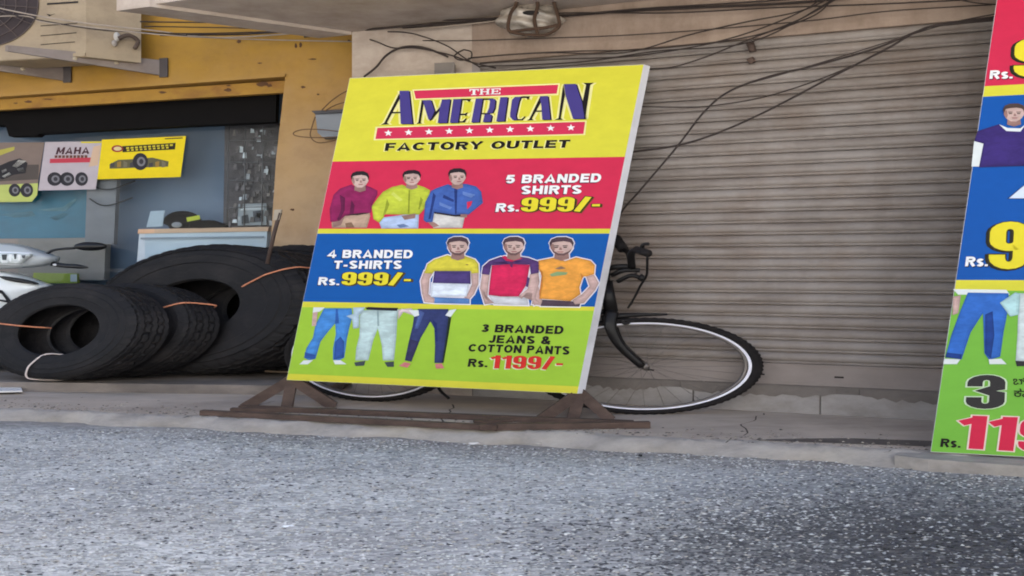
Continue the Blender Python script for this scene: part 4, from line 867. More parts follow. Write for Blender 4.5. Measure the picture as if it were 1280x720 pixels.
# Kannada words beside the 3, drawn as rounded strokes
def strokes(plane, parent, paths, wd, mt, layer=5):
    p = Print(plane)
    for P in paths:
        P = [Vector((a, b, 0)) for a, b in P]; Q = smooth_path(P, 5)
        for a, b in zip(Q, Q[1:]):
            d = (b-a)
            if d.length < 1e-4: continue
            d.normalize(); nn_ = Vector((-d.y, d.x*1.0, 0))*wd; e = d*wd*.4
            p.poly([(v.x, v.y) for v in (a-e+nn_, b+e+nn_, b+e-nn_, a-e-nn_)], mt, layer)
    return p.build('lettering', parent, fix=False)
def kan(x, y, s):
    loop = lambda cx, cy, r, a0, a1: [(cx+r*1.25*s*math.cos(math.radians(a0+(a1-a0)*i/8)), cy+r*s*math.sin(math.radians(a0+(a1-a0)*i/8))) for i in range(9)]
    return [loop(x+4*s, y+4*s, 3.2, 200, 520), [(x+1*s, y-1*s), (x+6*s, y-2*s), (x+10*s, y)], loop(x+12*s, y+4*s, 3.2, 150, 420), loop(x+20*s, y+4*s, 3.0, 120, 450), [(x+17*s, y-1*s), (x+22*s, y-2.4*s)]]
for tx, x_, y_, w_ in (('ಬ್ರಾಂಡೆಡ್', 1266, 470, 70), ('ಕಾಟನ್', 1267, 485, 52)):
    vs_, fs_ = text_mesh(tx, .012); xx = [v[0] for v in vs_]; yy = [v[1] for v in vs_]
    lp = Print(pl2); lp.add([pl2.hit(x_+w_*(a-min(xx))/(max(xx)-min(xx)), y_+11-11*(b-min(yy))/(max(yy)-min(yy))+.05*w_*(a-min(xx))/(max(xx)-min(xx)), 5*LAY) for a, b in vs_], fs_, K_); lp.build('lettering', S2, fix=False)
nav = cloth((58, 42, 108))
figure(pl2, S2, 'printed_man', A8, S9, [
 ([(162, 422), (192, 424), (178, 500), (154, 500)], LIGHT), ([(350, 424), (380, 424), (384, 496), (356, 496)], skb), ([(336, 400), (350, 424), (345, 496), (325, 496)], cloth((210, 200, 60))),
 ([(235, 374), (172, 394), (162, 424), (190, 432), (176, 503), (330, 498), (345, 430), (374, 424), (366, 396), (318, 374), (280, 392)], nav), ([(236, 374), (262, 385), (300, 386), (318, 372), (300, 396), (258, 394)], LIGHT)]+face(281, 342, 58, 27, .2, False, cloth((84, 66, 62))), label='printed man in navy T-shirt')
figure(pl2, S2, 'printed_legs', A9, S10, [
 ([(164, 166), (320, 168), (330, 182), (180, 182)], LIGHT),
 ([(208, 176), (326, 178), (328, 208), (312, 290), (302, 362), (270, 372), (256, 352), (252, 236), (216, 292), (190, 370), (143, 364), (160, 300), (186, 230)], cloth((50, 104, 186))),
 ([(258, 240), (280, 230), (285, 300), (275, 368), (258, 352)], cloth((30, 66, 140))), ([(146, 350), (190, 355), (188, 370), (143, 364)], cloth((30, 66, 140))),
 ([(165, 188), (188, 184), (180, 236), (163, 242)], skb), ([(140, 368), (186, 370), (176, 384), (136, 384)], LIGHT), ([(268, 370), (304, 368), (320, 384), (270, 384)], LIGHT), ([(300, 206), (345, 176), (360, 180), (356, 240), (330, 246)], cloth((170, 206, 206)))], label='printed legs in blue jeans')
figure(pl2, S2, 'printed_legs', A9, S10, [
 ([(356, 178), (470, 180), (462, 300), (460, 378), (424, 378), (412, 260), (390, 376), (347, 374), (352, 300)], cloth((196, 208, 206))), ([(346, 374), (392, 376), (390, 390), (350, 390)], cloth((50, 46, 50))), ([(424, 380), (462, 380), (470, 394), (428, 394)], cloth((50, 46, 50)))], label='printed legs in white trousers')

# ================================================================ tyres
M_tyre = mat('black_rubber', (17, 15, 17), rough=.68, var=.3, scale=7, bump=.35, bscale=45, spec=.28, stain=(46, 42, 41), stain_amt=.55, stain_scale=5)
M_twineO = mat('orange_twine', (206, 134, 100), rough=.7, var=.3, scale=30); M_twineW = mat('white_twine', (210, 196, 190), rough=.7, var=.2)
def tyre_mesh(R, Wd, rin, alpha, leanA, tread=1.0):
    """true-size tyre about the origin, turned, leaned, widened along the facade"""
    ah = Vector((-math.sin(alpha), -math.cos(alpha), 0)); a = ah*math.cos(leanA)+Vector((0, 0, math.sin(leanA)))
    v_ = Vector((0, 0, 1))*math.cos(leanA)-ah*math.sin(leanA); u_ = v_.cross(a).normalized()
    h = Wd/2
    outer = [(rin, -.78*h), (rin*1.05, -.88*h), (R*.68, -.95*h), (R*.69, -.98*h), (R*.72, -.98*h), (R*.80, -1.0*h), (R*.81, -.965*h), (R*.875, -.955*h), (R*.885, -.985*h), (R*.90, -.94*h), (R*.94, -.88*h), (R*.975, -.80*h)]
    tr_ = []
    g = 5; x0, x1 = -.74*h, .74*h; gw = .05*Wd
    for k in range(g):
        a0 = x0+(x1-x0)*k/g+gw*.5; a1 = x0+(x1-x0)*(k+1)/g-gw*.5; c = R*(1-.018*((a0+a1)/2/h)**2*1.4)
        tr_ += [(c-.03*R*1.6, a0-.001), (c, a0), (c, a1), (c-.03*R*1.6, a1+.001)]
    outer = outer+tr_+[(r, -w) for r, w in outer[::-1]]
    inner = [(rin*1.04, .72*h), (R*.72, .86*h), (R*.9, .7*h), (R*.93, 0), (R*.9, -.7*h), (R*.72, -.86*h), (rin*1.04, -.72*h)]
    P = outer+inner; NP = len(P); SEG = 180; vs = []
    for i in range(SEG):
        ph = 2*math.pi*i/SEG; zig = (.012*Wd)*(1 if (i//2) % 2 else -1)
        for j, (r, w) in enumerate(P):
            ist = 12 <= j < 12+len(tr_)
            rr = r; ww = w
            if ist: ww = w+zig*.9
            if j in (9, 10, 11, len(outer)-10, len(outer)-11, len(outer)-12) and (i % 4) in (0,): rr = r-.007*R*tread
            if ist and r > R*.97 and (i % 6 == 0) and ((j//4) % 2 == 0 or tread > 1): rr = r-.02*R
            p = (u_*math.cos(ph)+v_*math.sin(ph))*rr+a*ww; vs.append(Vector((p.x*KX, p.y, p.z)))
    fs = [[i*NP+j, i*NP+(j+1) % NP, ((i+1) % SEG)*NP+(j+1) % NP, ((i+1) % SEG)*NP+j] for i in range(SEG) for j in range(NP)]
    def loc(ph, r, w):
        p = (u_*math.cos(ph)+v_*math.sin(ph))*r+a*w; return Vector((p.x*KX, p.y, p.z))
    return vs, fs, loc, a, u_, v_
def tyre(px, py, Y, R, Wd, rin, alpha, leanA, label, twines=(), tread=1, delta=None):
    c = at(px, py, Y) if delta is None else delta
    vs, fs, loc, a, u_, v_ = tyre_mesh(R, Wd, rin, alpha, leanA, tread)
    rt = root('tyre', (c.x, c.y, .08), label, 'tyre', 'tyres stacked before the shop window')
    m = MB(); m.add([c+v for v in vs], fs, M_tyre, False); o = m.build('casing', rt); 
    h = Wd/2
    for ph, mt in twines:
        ph = math.radians(ph); e = .008
        pts = [c+loc(ph, r, w) for r, w in ((rin-e, -.5*h), (rin-e, .66*h), (R*.72, h+e), (R*.86, h+e), (R*.97, .86*h+e), (R+e, .6*h), (R+e, -.6*h), (R*.97, -.86*h-e), (R*.8, -h-e), (rin, -.66*h))]
        m = MB(); m.tube(smooth_path(pts, 4, True), .0065, mt, 6, True, sx=1.5); m.build('twine', rt)
    return c, a, loc
al = math.radians(38)
# near faces sit at the traced ellipse; centre is half a width behind
def cen(px, py, Y, Wd, alpha):
    c = at(px, py, Y); return c+Vector((math.sin(alpha)*KX, math.cos(alpha), 0))*Wd/2
def ztouch(c, R, leanA, Wd): c.z = .079+R*math.cos(leanA)+abs(Wd/2*math.sin(leanA)); return c
lam = math.radians(11)
c1 = ztouch(cen(66, 418, 6.98, .19, al), .425, lam, .19)
tyre(0, 0, 0, .425, .19, .22, al, lam, 'front tyre at far left, upright with twine across its hollow', [(172, M_twineO), (262, M_twineW)], delta=c1)
c2_ = c1+Vector((math.sin(al)*KX, math.cos(al), 0))*.24
tyre(0, 0, 0, .425, .19, .22, al, lam, 'same-size tyre directly behind the front tyre, half hidden', [(35, M_twineO)], delta=c2_)
ab = math.radians(38)
c3 = ztouch(cen(232, 396, 7.27, .34, ab), .595, lam, .34)
tyre(0, 0, 0, .595, .34, .245, ab, lam, 'large truck tyre in the middle of the row with twine on its shoulder', [(38, M_twineO)], tread=1.6, delta=c3)
c4 = c3+Vector((math.sin(ab)*KX, math.cos(ab), 0))*.36+Vector((.12, -.10, 0))
tyre(0, 0, 0, .595, .34, .245, ab, lam, 'large truck tyre at the back, mostly behind the board', [], tread=1.6, delta=c4)

# ================================================================ bicycle
M_bk = mat('black_bike_paint', (20, 18, 18), rough=.42, spec=.25, var=.12, scale=12); M_rub = mat('bike_rubber', (30, 27, 27), spec=.2, rough=.8, var=.2, scale=20, bump=.3, bscale=90)
M_rim = mat('silver_rim', (232, 230, 240), rough=.35, var=.04, metal=0, spec=.6); M_steel = mat('dull_steel', (110, 104, 100), rough=.4, metal=.6, var=.15)
H1 = at(806, 457.5, 5.86); H2 = Vector((-1.16, 6.45, .352))
BK = root('bicycle', (H1.x, H1.y, 0), 'black bicycle with silver rims parked behind the leaning board', 'bicycle')
fd = Vector(((H1.x-H2.x)/KX, H1.y-H2.y, 0)).normalized()      # frame heading in true proportions
def wheel(c, hd, name):
    R = .327; up = Vector((0, 0, 1)); ax = hd.cross(up)
    def pt(ph, r, w=0):
        p = (hd*math.cos(ph)+up*math.sin(ph))*r+ax*w; return c+Vector((p.x*KX, p.y, p.z))
    def lathe(prof, seg, mt, nm, par, knob=False):
        m = MB(); vs = []; n = len(prof)
        for i in range(seg):
            for j, (r, w) in enumerate(prof):
                if knob and r > .345 and i % 2: r -= .004
                vs.append(pt(2*math.pi*i/seg, r, w))
        m.add(vs, [[i*n+j, i*n+(j+1) % n, ((i+1) % seg)*n+(j+1) % n, ((i+1) % seg)*n+j] for i in range(seg) for j in range(n)], mt, not knob); return m.build(nm, par)
    hub = MB(); hub.tube([pt(0, 0, -.045), pt(0, 0, -.035), pt(0, 0, .035), pt(0, 0, .045)], [.014, .03, .03, .014], M_steel, 10, sx=1.0); 
    W_ = hub.build(name, BK)
    lathe([(R-.030, -.008), (R-.030, .008), (R-.018, .0118), (R-.018, -.0118)], 96, M_steel, 'rim_bed', W_)
    lathe([(R-.018, -.012), (R-.018, .012), (R-.010, .0135), (R-.008, .0135), (R-.008, -.0135), (R-.010, -.0135)], 96, M_rim, 'rim', W_)
    tp = [(R-.008+.0155+.0155+.0*t+(.031-.0155)*0+.0+(-.0155+.0)+(.0)+(.0155+.0035)*math.cos(t)+.0035, .024*math.sin(t)) for t in [2*math.pi*k/12 for k in range(12)]]
    lathe(tp, 160, M_rub, 'tyre', W_, True)
    m = MB()
    for k in range(32):
        ph = 2*math.pi*k/32; o = .6*(1 if k % 2 else -1); sd = .03 if (k//2) % 2 else -.03
        m.tube([pt(ph+o, .02, sd), pt(ph, R-.02, 0)], .0011, M_steel, 4, sx=1.5)
    m.build('spokes', W_)
hdF = Vector((1, 0.0, 0))
wheel(H1, hdF, 'front_wheel'); wheel(H2, fd, 'rear_wheel')
def bp(px, py, Y): return at(px, py, Y)
def tb_(pts, r, nm, mt=M_bk, sx=1.7, n=10, k=4):
    m = MB(); P = smooth_path(pts, k) if len(pts) > 2 else pts
    if isinstance(r, list): r = [r[0]+(r[1]-r[0])*i/(len(P)-1) for i in range(len(P))]
    m.tube(P, r, mt, n, sx=sx); return m.build(nm, BK)
crown = bp(764, 390, 5.9); headtop = bp(757, 352, 5.93)
tb_([crown+Vector((0, -.06, 0)), bp(763, 408, 5.80), bp(775, 432, 5.80), bp(803, 458, 5.80)], [.031, .021], 'fork_blade')
tb_([crown+Vector((0, .06, 0)), bp(765, 408, 5.93), bp(777, 432, 5.93), bp(806, 458, 5.93)], [.031, .021], 'fork_blade')
tb_([crown+Vector((0, -.07, 0)), crown+Vector((0, .07, 0))], .022, 'fork_crown')
tb_([crown, headtop], .032, 'head_tube')
tb_([headtop, bp(758, 338, 5.93), bp(768, 334, 5.9), bp(787, 333, 5.86)], .02, 'stem')
tb_([bp(770, 300, 6.15), bp(775, 309, 6.08), bp(786, 316, 5.98), bp(789, 330, 5.86), bp(790, 334, 5.82), bp(789, 318, 5.74), bp(796, 312, 5.66), bp(811, 316, 5.55)], .019, 'handlebar', sx=1.5)
tb_([bp(769, 297, 6.17), bp(779, 312, 6.03)], .028, 'grip', M_rub, 1.6)
tb_([bp(795, 312, 5.66), bp(811, 317, 5.54)], .026, 'grip', M_rub, 1.2)
tb_([bp(801, 313, 5.62), bp(804, 306, 5.6), bp(811, 305, 5.58)], .011, 'brake_lever', sx=1.6)
tb_([bp(765, 344, 5.9), bp(780, 338, 5.85), bp(800, 338, 5.83)], .016, 'basket_stay')
tb_([bp(772, 352, 5.9), bp(790, 344, 5.85), bp(804, 350, 5.83)], .014, 'basket_stay')
tb_([bp(800, 344, 5.8), bp(806, 350, 5.79)], .018, 'bell', sx=1.2)
tb_([bp(809, 318, 5.56), bp(809, 336, 5.6), bp(808, 345, 5.68), bp(800, 358, 5.75), bp(793, 372, 5.8), bp(785, 385, 5.84)], .0065, 'brake_cable', sx=1.5)
tb_([bp(774, 351, 5.88), bp(784, 347, 5.88), bp(796, 341, 5.85)], .004, 'brake_cable', sx=1.5)
tb_([bp(752, 399, 5.86), bp(775, 395, 5.86), bp(800, 393.5, 5.86), bp(834, 393, 5.86)], [.03, .008], 'mudguard', sx=1.5)
tb_([bp(777, 400, 5.83), bp(781, 405, 5.83), bp(787, 403, 5.83)], .009, 'brake_arm', sx=1.5)
# rest of the frame, mostly behind the board
BB = H2.lerp(H1, .40); BB.z = .29; ST = H2.lerp(H1, .27); ST.z = .86
for a, b, nm in ((crown+Vector((0, 0, .03)), BB, 'down_tube'), (headtop-Vector((0, 0, .05)), ST-Vector((0, 0, .05)), 'top_tube'), (BB, ST, 'seat_tube'), (BB, H2, 'chain_stay'), (ST-Vector((0, 0, .06)), H2, 'seat_stay')):
    tb_([a, b], .016, nm, sx=1.5)
m = MB(); m.blob(ST+Vector((0, 0, .06)), (.30, .09, .045), M_rub, 16, 8, lambda d: 1-.3*max(d.x, 0)); m.build('saddle', BK)
m = MB(); m.tube([BB+Vector((0, -.05, 0)), BB+Vector((0, -.045, 0))], .09, M_steel, 24, sx=KX); m.build('chainring', BK)
tb_([BB+Vector((0, -.07, 0)), BB+Vector((.2, -.08, -.13))], .01, 'crank'); tb_([BB+Vector((0, .07, 0)), BB+Vector((-.2, .08, .13))], .01, 'crank')
tb_([bp(545, 478, 6.3), bp(551, 489, 6.25), bp(561, 498, 6.2)], .009, 'kickstand')

# ================================================================ scooter at the left edge
SCO = root('scooter', at(0, 480, 8.120).to_tuple(), 'silver white scooter at the left edge, only its front half in view', 'scooter')
M_sil = mat('silver_paint', (222, 228, 232), rough=.3, var=.05, spec=.6); M_sil2 = mat('grey_cowl', (160, 166, 170), rough=.35, var=.06, spec=.6)
M_blk = mat('black_plastic', (13, 13, 16), rough=.4, var=.1)
M_lens = mat('lens_glass', (196, 204, 206), rough=.12, var=.35, scale=22, spec=.9)
m = MB()
def loft(m, secs, mt):       # sections: list of closed point loops
    n = len(secs[0]); vs = [p for s in secs for p in s]
    fs = [[i*n+j, i*n+(j+1) % n, (i+1)*n+(j+1) % n, (i+1)*n+j] for i in range(len(secs)-1) for j in range(n)]
    m.add(vs, fs+[list(range(n))[::-1], [(len(secs)-1)*n+j for j in range(n)]], mt, True)
def shape(m, pts, Y, depth, mt, bulge=.15):
    """solid with a traced outline at distance Y, rounded toward both faces"""
    P = smooth_path([at(x, y, Y) for x, y in pts], 3, True); c = sum(P, Vector())/len(P)
    loft(m, [[c+(p-c)*.82+Vector((0, -depth*.5, 0)) for p in P], [c+(p-c)*.95+Vector((0, -depth*.36, 0)) for p in P], [p+Vector((0, 0, 0)) for p in P], [c+(p-c)*.9+Vector((0, depth*.5, 0)) for p in P]], mt)
shape(m, [(-60, 312), (-30, 305), (8, 304), (34, 308), (60, 317), (72, 322), (66, 330), (44, 334), (10, 336), (-60, 336)], 7.720, .24, M_sil2); m.build('handle_cowl', SCO)
m = MB(); shape(m, [(-40, 314), (0, 314), (30, 315), (44, 317), (36, 325), (28, 332), (0, 331), (-40, 331)], 7.620, .1, M_sil); m.build('headlamp_surround', SCO)
m = MB(); shape(m, [(-36, 316), (0, 316), (28, 317), (41, 318), (33, 325), (26, 330), (0, 329.5), (-36, 329)], 7.580, .08, M_lens); m.build('headlamp', SCO)
HLP = Plane(at(20, 322, 7.538), (0, 1, 0)); pr = Print(HLP)
for a, b, c_, d_, cc_ in ((2, 318, 9, 325, (70, 74, 78)), (11, 318, 15, 327, (235, 240, 242)), (17, 317.5, 21, 324, (80, 84, 88)), (22, 318, 26, 326, (230, 234, 236)), (-12, 318, -3, 326, (72, 76, 80)), (1, 326, 10, 328.5, (222, 226, 228)), (27, 319, 32, 323, (90, 94, 98))):
    pr.poly([(a, b), (c_, b), (c_-1, d_), (a+1, d_)], ink(cc_), 1)
pr.build('reflector_facets', SCO, fix=False)
m = MB(); shape(m, [(-60, 342), (0, 339), (25, 343), (50, 352), (62, 357), (55, 364), (36, 373), (12, 390), (-8, 400), (-60, 402)], 7.770, .3, M_sil); m.build('front_apron', SCO)
APP = Plane(at(20, 365, 7.605), (0, 1, 0)); pr = Print(APP)
for pts in ([(-2, 362), (3, 363), (14, 376), (10, 378.5), (-2, 376), (-2, 374), (8, 375.5), (2, 367), (-2, 366)], [(26, 370), (34, 374), (32, 376), (24, 372)]): pr.poly(pts, ink((24, 26, 32)), 1)
pr.build('decal', SCO, fix=False)
m = MB(); shape(m, [(0, 345), (20, 347), (42, 352), (48, 355), (30, 354), (8, 350)], 7.620, .06, M_blk); m.build('air_slot', SCO)
m = MB(); m.tube(smooth_path([at(x, y, Y) for x, y, Y in ((58, 318, 7.720), (66, 313, 7.700), (80, 311, 7.670), (94, 310, 7.640))], 4), .012, M_blk, 8, sx=1.6); mir = m.build('mirror_stalk', SCO)
m = MB(); m.blob(at(113, 308, 7.620), (.158, .05, .042), M_blk, 24, 12); m.build('mirror', SCO)
m = MB(); m.tube(smooth_path([at(x, y, Y) for x, y, Y in ((66, 330, 7.700), (80, 332, 7.650), (96, 333, 7.600), (110, 334.5, 7.580))], 4), [.022]*9+[.02, .014, .01, .006], M_blk, 8, sx=1.5); m.build('brake_lever', SCO)
m = MB(); m.blob(at(70, 331, 7.670), (.035, .02, .012), ink((215, 218, 222)), 10, 6); m.build('lever_clamp', SCO)
# front wheel and body, out of view to the left
vs, fs, *_r = tyre_mesh(.23, .09, .14, math.radians(70), 0)
m = MB(); cc_ = Vector((-5.15, 7.770, .31)); m.add([cc_+v for v in vs], fs, M_rub); m.build('front_wheel', SCO)
m = MB(); m.blob((-5.3, 7.920, .62), (.9, .18, .22), M_sil, 20, 12); m.build('body', SCO)
m = MB(); m.blob((-5.7, 7.920, .86), (.7, .13, .07), M_blk, 20, 10); m.build('seat', SCO)

# ================================================================ air conditioner on the yellow wall
AC = root('air_conditioner', (-4.2, 7.1, 3.0), 'dusty beige outdoor air conditioner unit on steel brackets at top left', 'air conditioner')
M_ac = mat('beige_ac_paint', (152, 134, 108), rough=.6, var=.1, scale=4, stain=(130, 112, 92), stain_amt=.6, stain_scale=3)
streaks(M_ac, (96, 78, 60), .5, (2, 2, 2.5))
Fc = Vector((-3.983, 7.48, 3.05)); od = Vector((.414, .218, 0)); ld = Vector((-5.3, 1, 0)).normalized()
zb = Fc.z
m = MB(); L_ = 2.1; quad = [Fc, Fc+ld*L_, Fc+ld*L_+od, Fc+od]
m.prism(quad, (0, 0, .62), M_ac); m.build('casing', AC)
ACF = Plane(Fc, Vector((0, 0, 1)).cross(ld)); ACS = Plane(Fc, Vector((0, 0, 1)).cross(od))
m = MB(); M_gr = mat('fan_dark', (44, 32, 32), rough=.7, var=.2)
ring = [ACF.hit(-20+69*math.cos(t), 5+54*math.sin(t), .004) for t in [2*math.pi*i/48 for i in range(48)]]
m.add(ring, [list(range(48))], M_gr); grl = m.build('fan_grille', AC, fix=False)
m = MB()
for k in range(5):
    f = .2+.2*k; m.tube([ACF.hit(-20+69*f*math.cos(t), 5+54*f*math.sin(t), .012) for t in [2*math.pi*i/40 for i in range(40)]], .0035, mat('grille_wire', (92, 78, 72), rough=.6), 5, True)
for k in range(16):
    t = 2*math.pi*k/16+.1; m.tube([ACF.hit(-20+10*math.cos(t), 5+8*math.sin(t), .014), ACF.hit(-20+69*math.cos(t), 5+54*math.sin(t), .014)], .0035, mat('grille_wire', (92, 78, 72), rough=.6), 5)
m.build('grille_wires', grl)
m = MB()
for (x0_, y0_, x1_, y1_) in ((59, 4, 98, 1.5), (51, 32, 97, 28.5), (51, 44.5, 96, 40.5), (51, 55.5, 94, 52)):
    m.add([ACF.hit(x0_, y0_, .003), ACF.hit(x1_, y1_, .003), ACF.hit(x1_, y1_+(2.4 if y0_ < 10 else 1), .003), ACF.hit(x0_, y0_+(2.4 if y0_ < 10 else 1), .003)], [[0, 1, 2, 3]], M_dark)
m.add([ACF.hit(58, 17.5, .003), ACF.hit(64, 18.5, .003), ACF.hit(70, 17, .003), ACF.hit(62, 20.5, .003)], [[0, 1, 2, 3]], M_dark)
m.build('louvre_slot', AC, fix=False)
m = MB(); m.beam(Fc+ld*0+Vector((0, 0, .02)), Fc+ld*L_+Vector((0, 0, .02)), .03, .03, M_ac); m.build('base_rim', AC)
m = MB()
m.blob(ACS.hit(146, 47, .03), (.03, .03, .045), ink((190, 184, 176)), 10, 8); m.blob(ACS.hit(143, 55, .03), (.025, .03, .03), ink((170, 160, 150)), 10, 8)
m.tube(smooth_path([ACS.hit(148, 50, .05), ACS.hit(160, 46, .06), ACS.hit(172, 52, .03), ACS.hit(168, 62, .04)], 5), .02, mat('pipe_foam', (84, 70, 60), rough=.9), 8); m.build('pipe_valve', AC)
def bracket(px, py, dout, lab):
    wl = W2.hit(px, py); M_b = mat('bracket_steel', (124, 112, 104), rough=.6, var=.15, scale=8, stain=(84, 66, 56), stain_amt=.7)
    br_ = root('wall_bracket', wl.to_tuple(), lab, 'bracket', 'steel brackets under the air conditioner')
    o = OUT*dout; z = .0
    m = MB(); m.prism([wl+Vector((0, 0, .075)), wl+Vector((0, 0, -.075)), wl+o+Vector((0, 0, -.0)), wl+o+Vector((0, 0, .055))], (.03, -.006, 0), M_b); m.build('arm', br_)
    m = MB(); m.prism([wl+Vector((.0, -.02, .09)), wl+Vector((.09, -.04, .09)), wl+Vector((.09, -.04, -.095)), wl+Vector((0, -.02, -.095))], (0, .02, 0), mat('bracket_dark', (66, 58, 56), rough=.6)); m.build('wall_plate', br_)
    for t in (.28, .55): m = MB(); m.blob(wl+o*t+Vector((-.02, -.02, .0)), (.03, .02, .02), ink((178, 164, 140)), 8, 6); m.build('bolt', br_)
bracket(200, 85, .60, 'bracket under the right end of the air conditioner'); bracket(80, 92, .55, 'lower left bracket, cut by the frame edge')

# ================================================================ small fittings
def fit(name, pts, Y, depth, c, label, cat):
    m = MB(); m.prism([at(x, y, Y) for x, y in pts], (0, depth, 0), mat(name+'_paint', c, rough=.55, var=.12, scale=8, stain=(90, 84, 82), stain_amt=.5, stain_scale=6)); o = m.build(name); tag(o, label, cat); return o
jb = root('junction_box', at(408, 155, 7.4).to_tuple(), 'grey junction box on the ochre pillar beside the board', 'junction box')
mj = mat('grey_box', (122, 128, 136), rough=.5, var=.1)
m = MB(); m.prism([at(x, y, 7.40) for x, y in ((394, 141), (428, 139), (427, 171), (404, 172), (397, 166))], (0, .12, 0), mj); m.build('box_body', jb)
m = MB(); m.prism([at(x, y, 7.36) for x, y in ((389, 138.5), (429, 136.5), (429, 140), (393, 142))], (0, .18, 0), mat('box_lid', (58, 56, 60), rough=.5)); m.build('lid', jb)
fit('meter_box', [(543, 79), (568, 77.5), (568, 92), (543, 93)], 6.62, .12, (104, 96, 90), 'small grey box on the pale wall above the board top', 'junction box')
# hanging bundle
BG = root('hanging_bag', at(663, 30, 6.42).to_tuple(), 'crumpled clear plastic bag in dark string hanging above the board', 'bag')
M_pl = mat('clear_plastic', (158, 148, 136), rough=.22, var=.45, scale=13, bump=.7, bscale=14, spec=.8)
cb = at(662, 24, 6.42); rr = random.Random(2); ph_ = [rr.uniform(0, 6.28) for _ in range(8)]
def crum(d):
    return 1+.16*abs(math.sin(5*d.x+ph_[0]+2*d.z))+.12*math.sin(9*d.z+ph_[1]+3*d.x)+.10*abs(math.sin(13*d.x-7*d.y+ph_[2]))-.28*max(d.z, 0)**2
m = MB(); m.blob(cb, (.215, .10, .12), M_pl, 48, 30, crum); m.build('plastic', BG)
M_str = mat('brown_cord', (70, 52, 40), rough=.9, var=.2)
for pts in ([(648, -6), (644, 8), (638, 18), (636, 38), (655, 43)], [(690, -6), (695, 12), (699, 28), (696, 36), (680, 44), (655, 43)], [(670, -6), (672, 8), (668, 24), (672, 43)], [(636, 40), (660, 37), (680, 35), (698, 31)]):
    m = MB(); m.tube(smooth_path([at(x, y, 6.29) for x, y in pts], 5), .012, M_str, 6, sx=1.4); m.build('cord', BG)
for pts, c in (([(652, 14), (676, 12), (676, 17), (655, 20)], (24, 20, 18)),):
    m = MB(); m.blob(at(664, 16, 6.30), (.07, .02, .018), mat('dark_mouth', c), 12, 6); m.build('opening', BG)

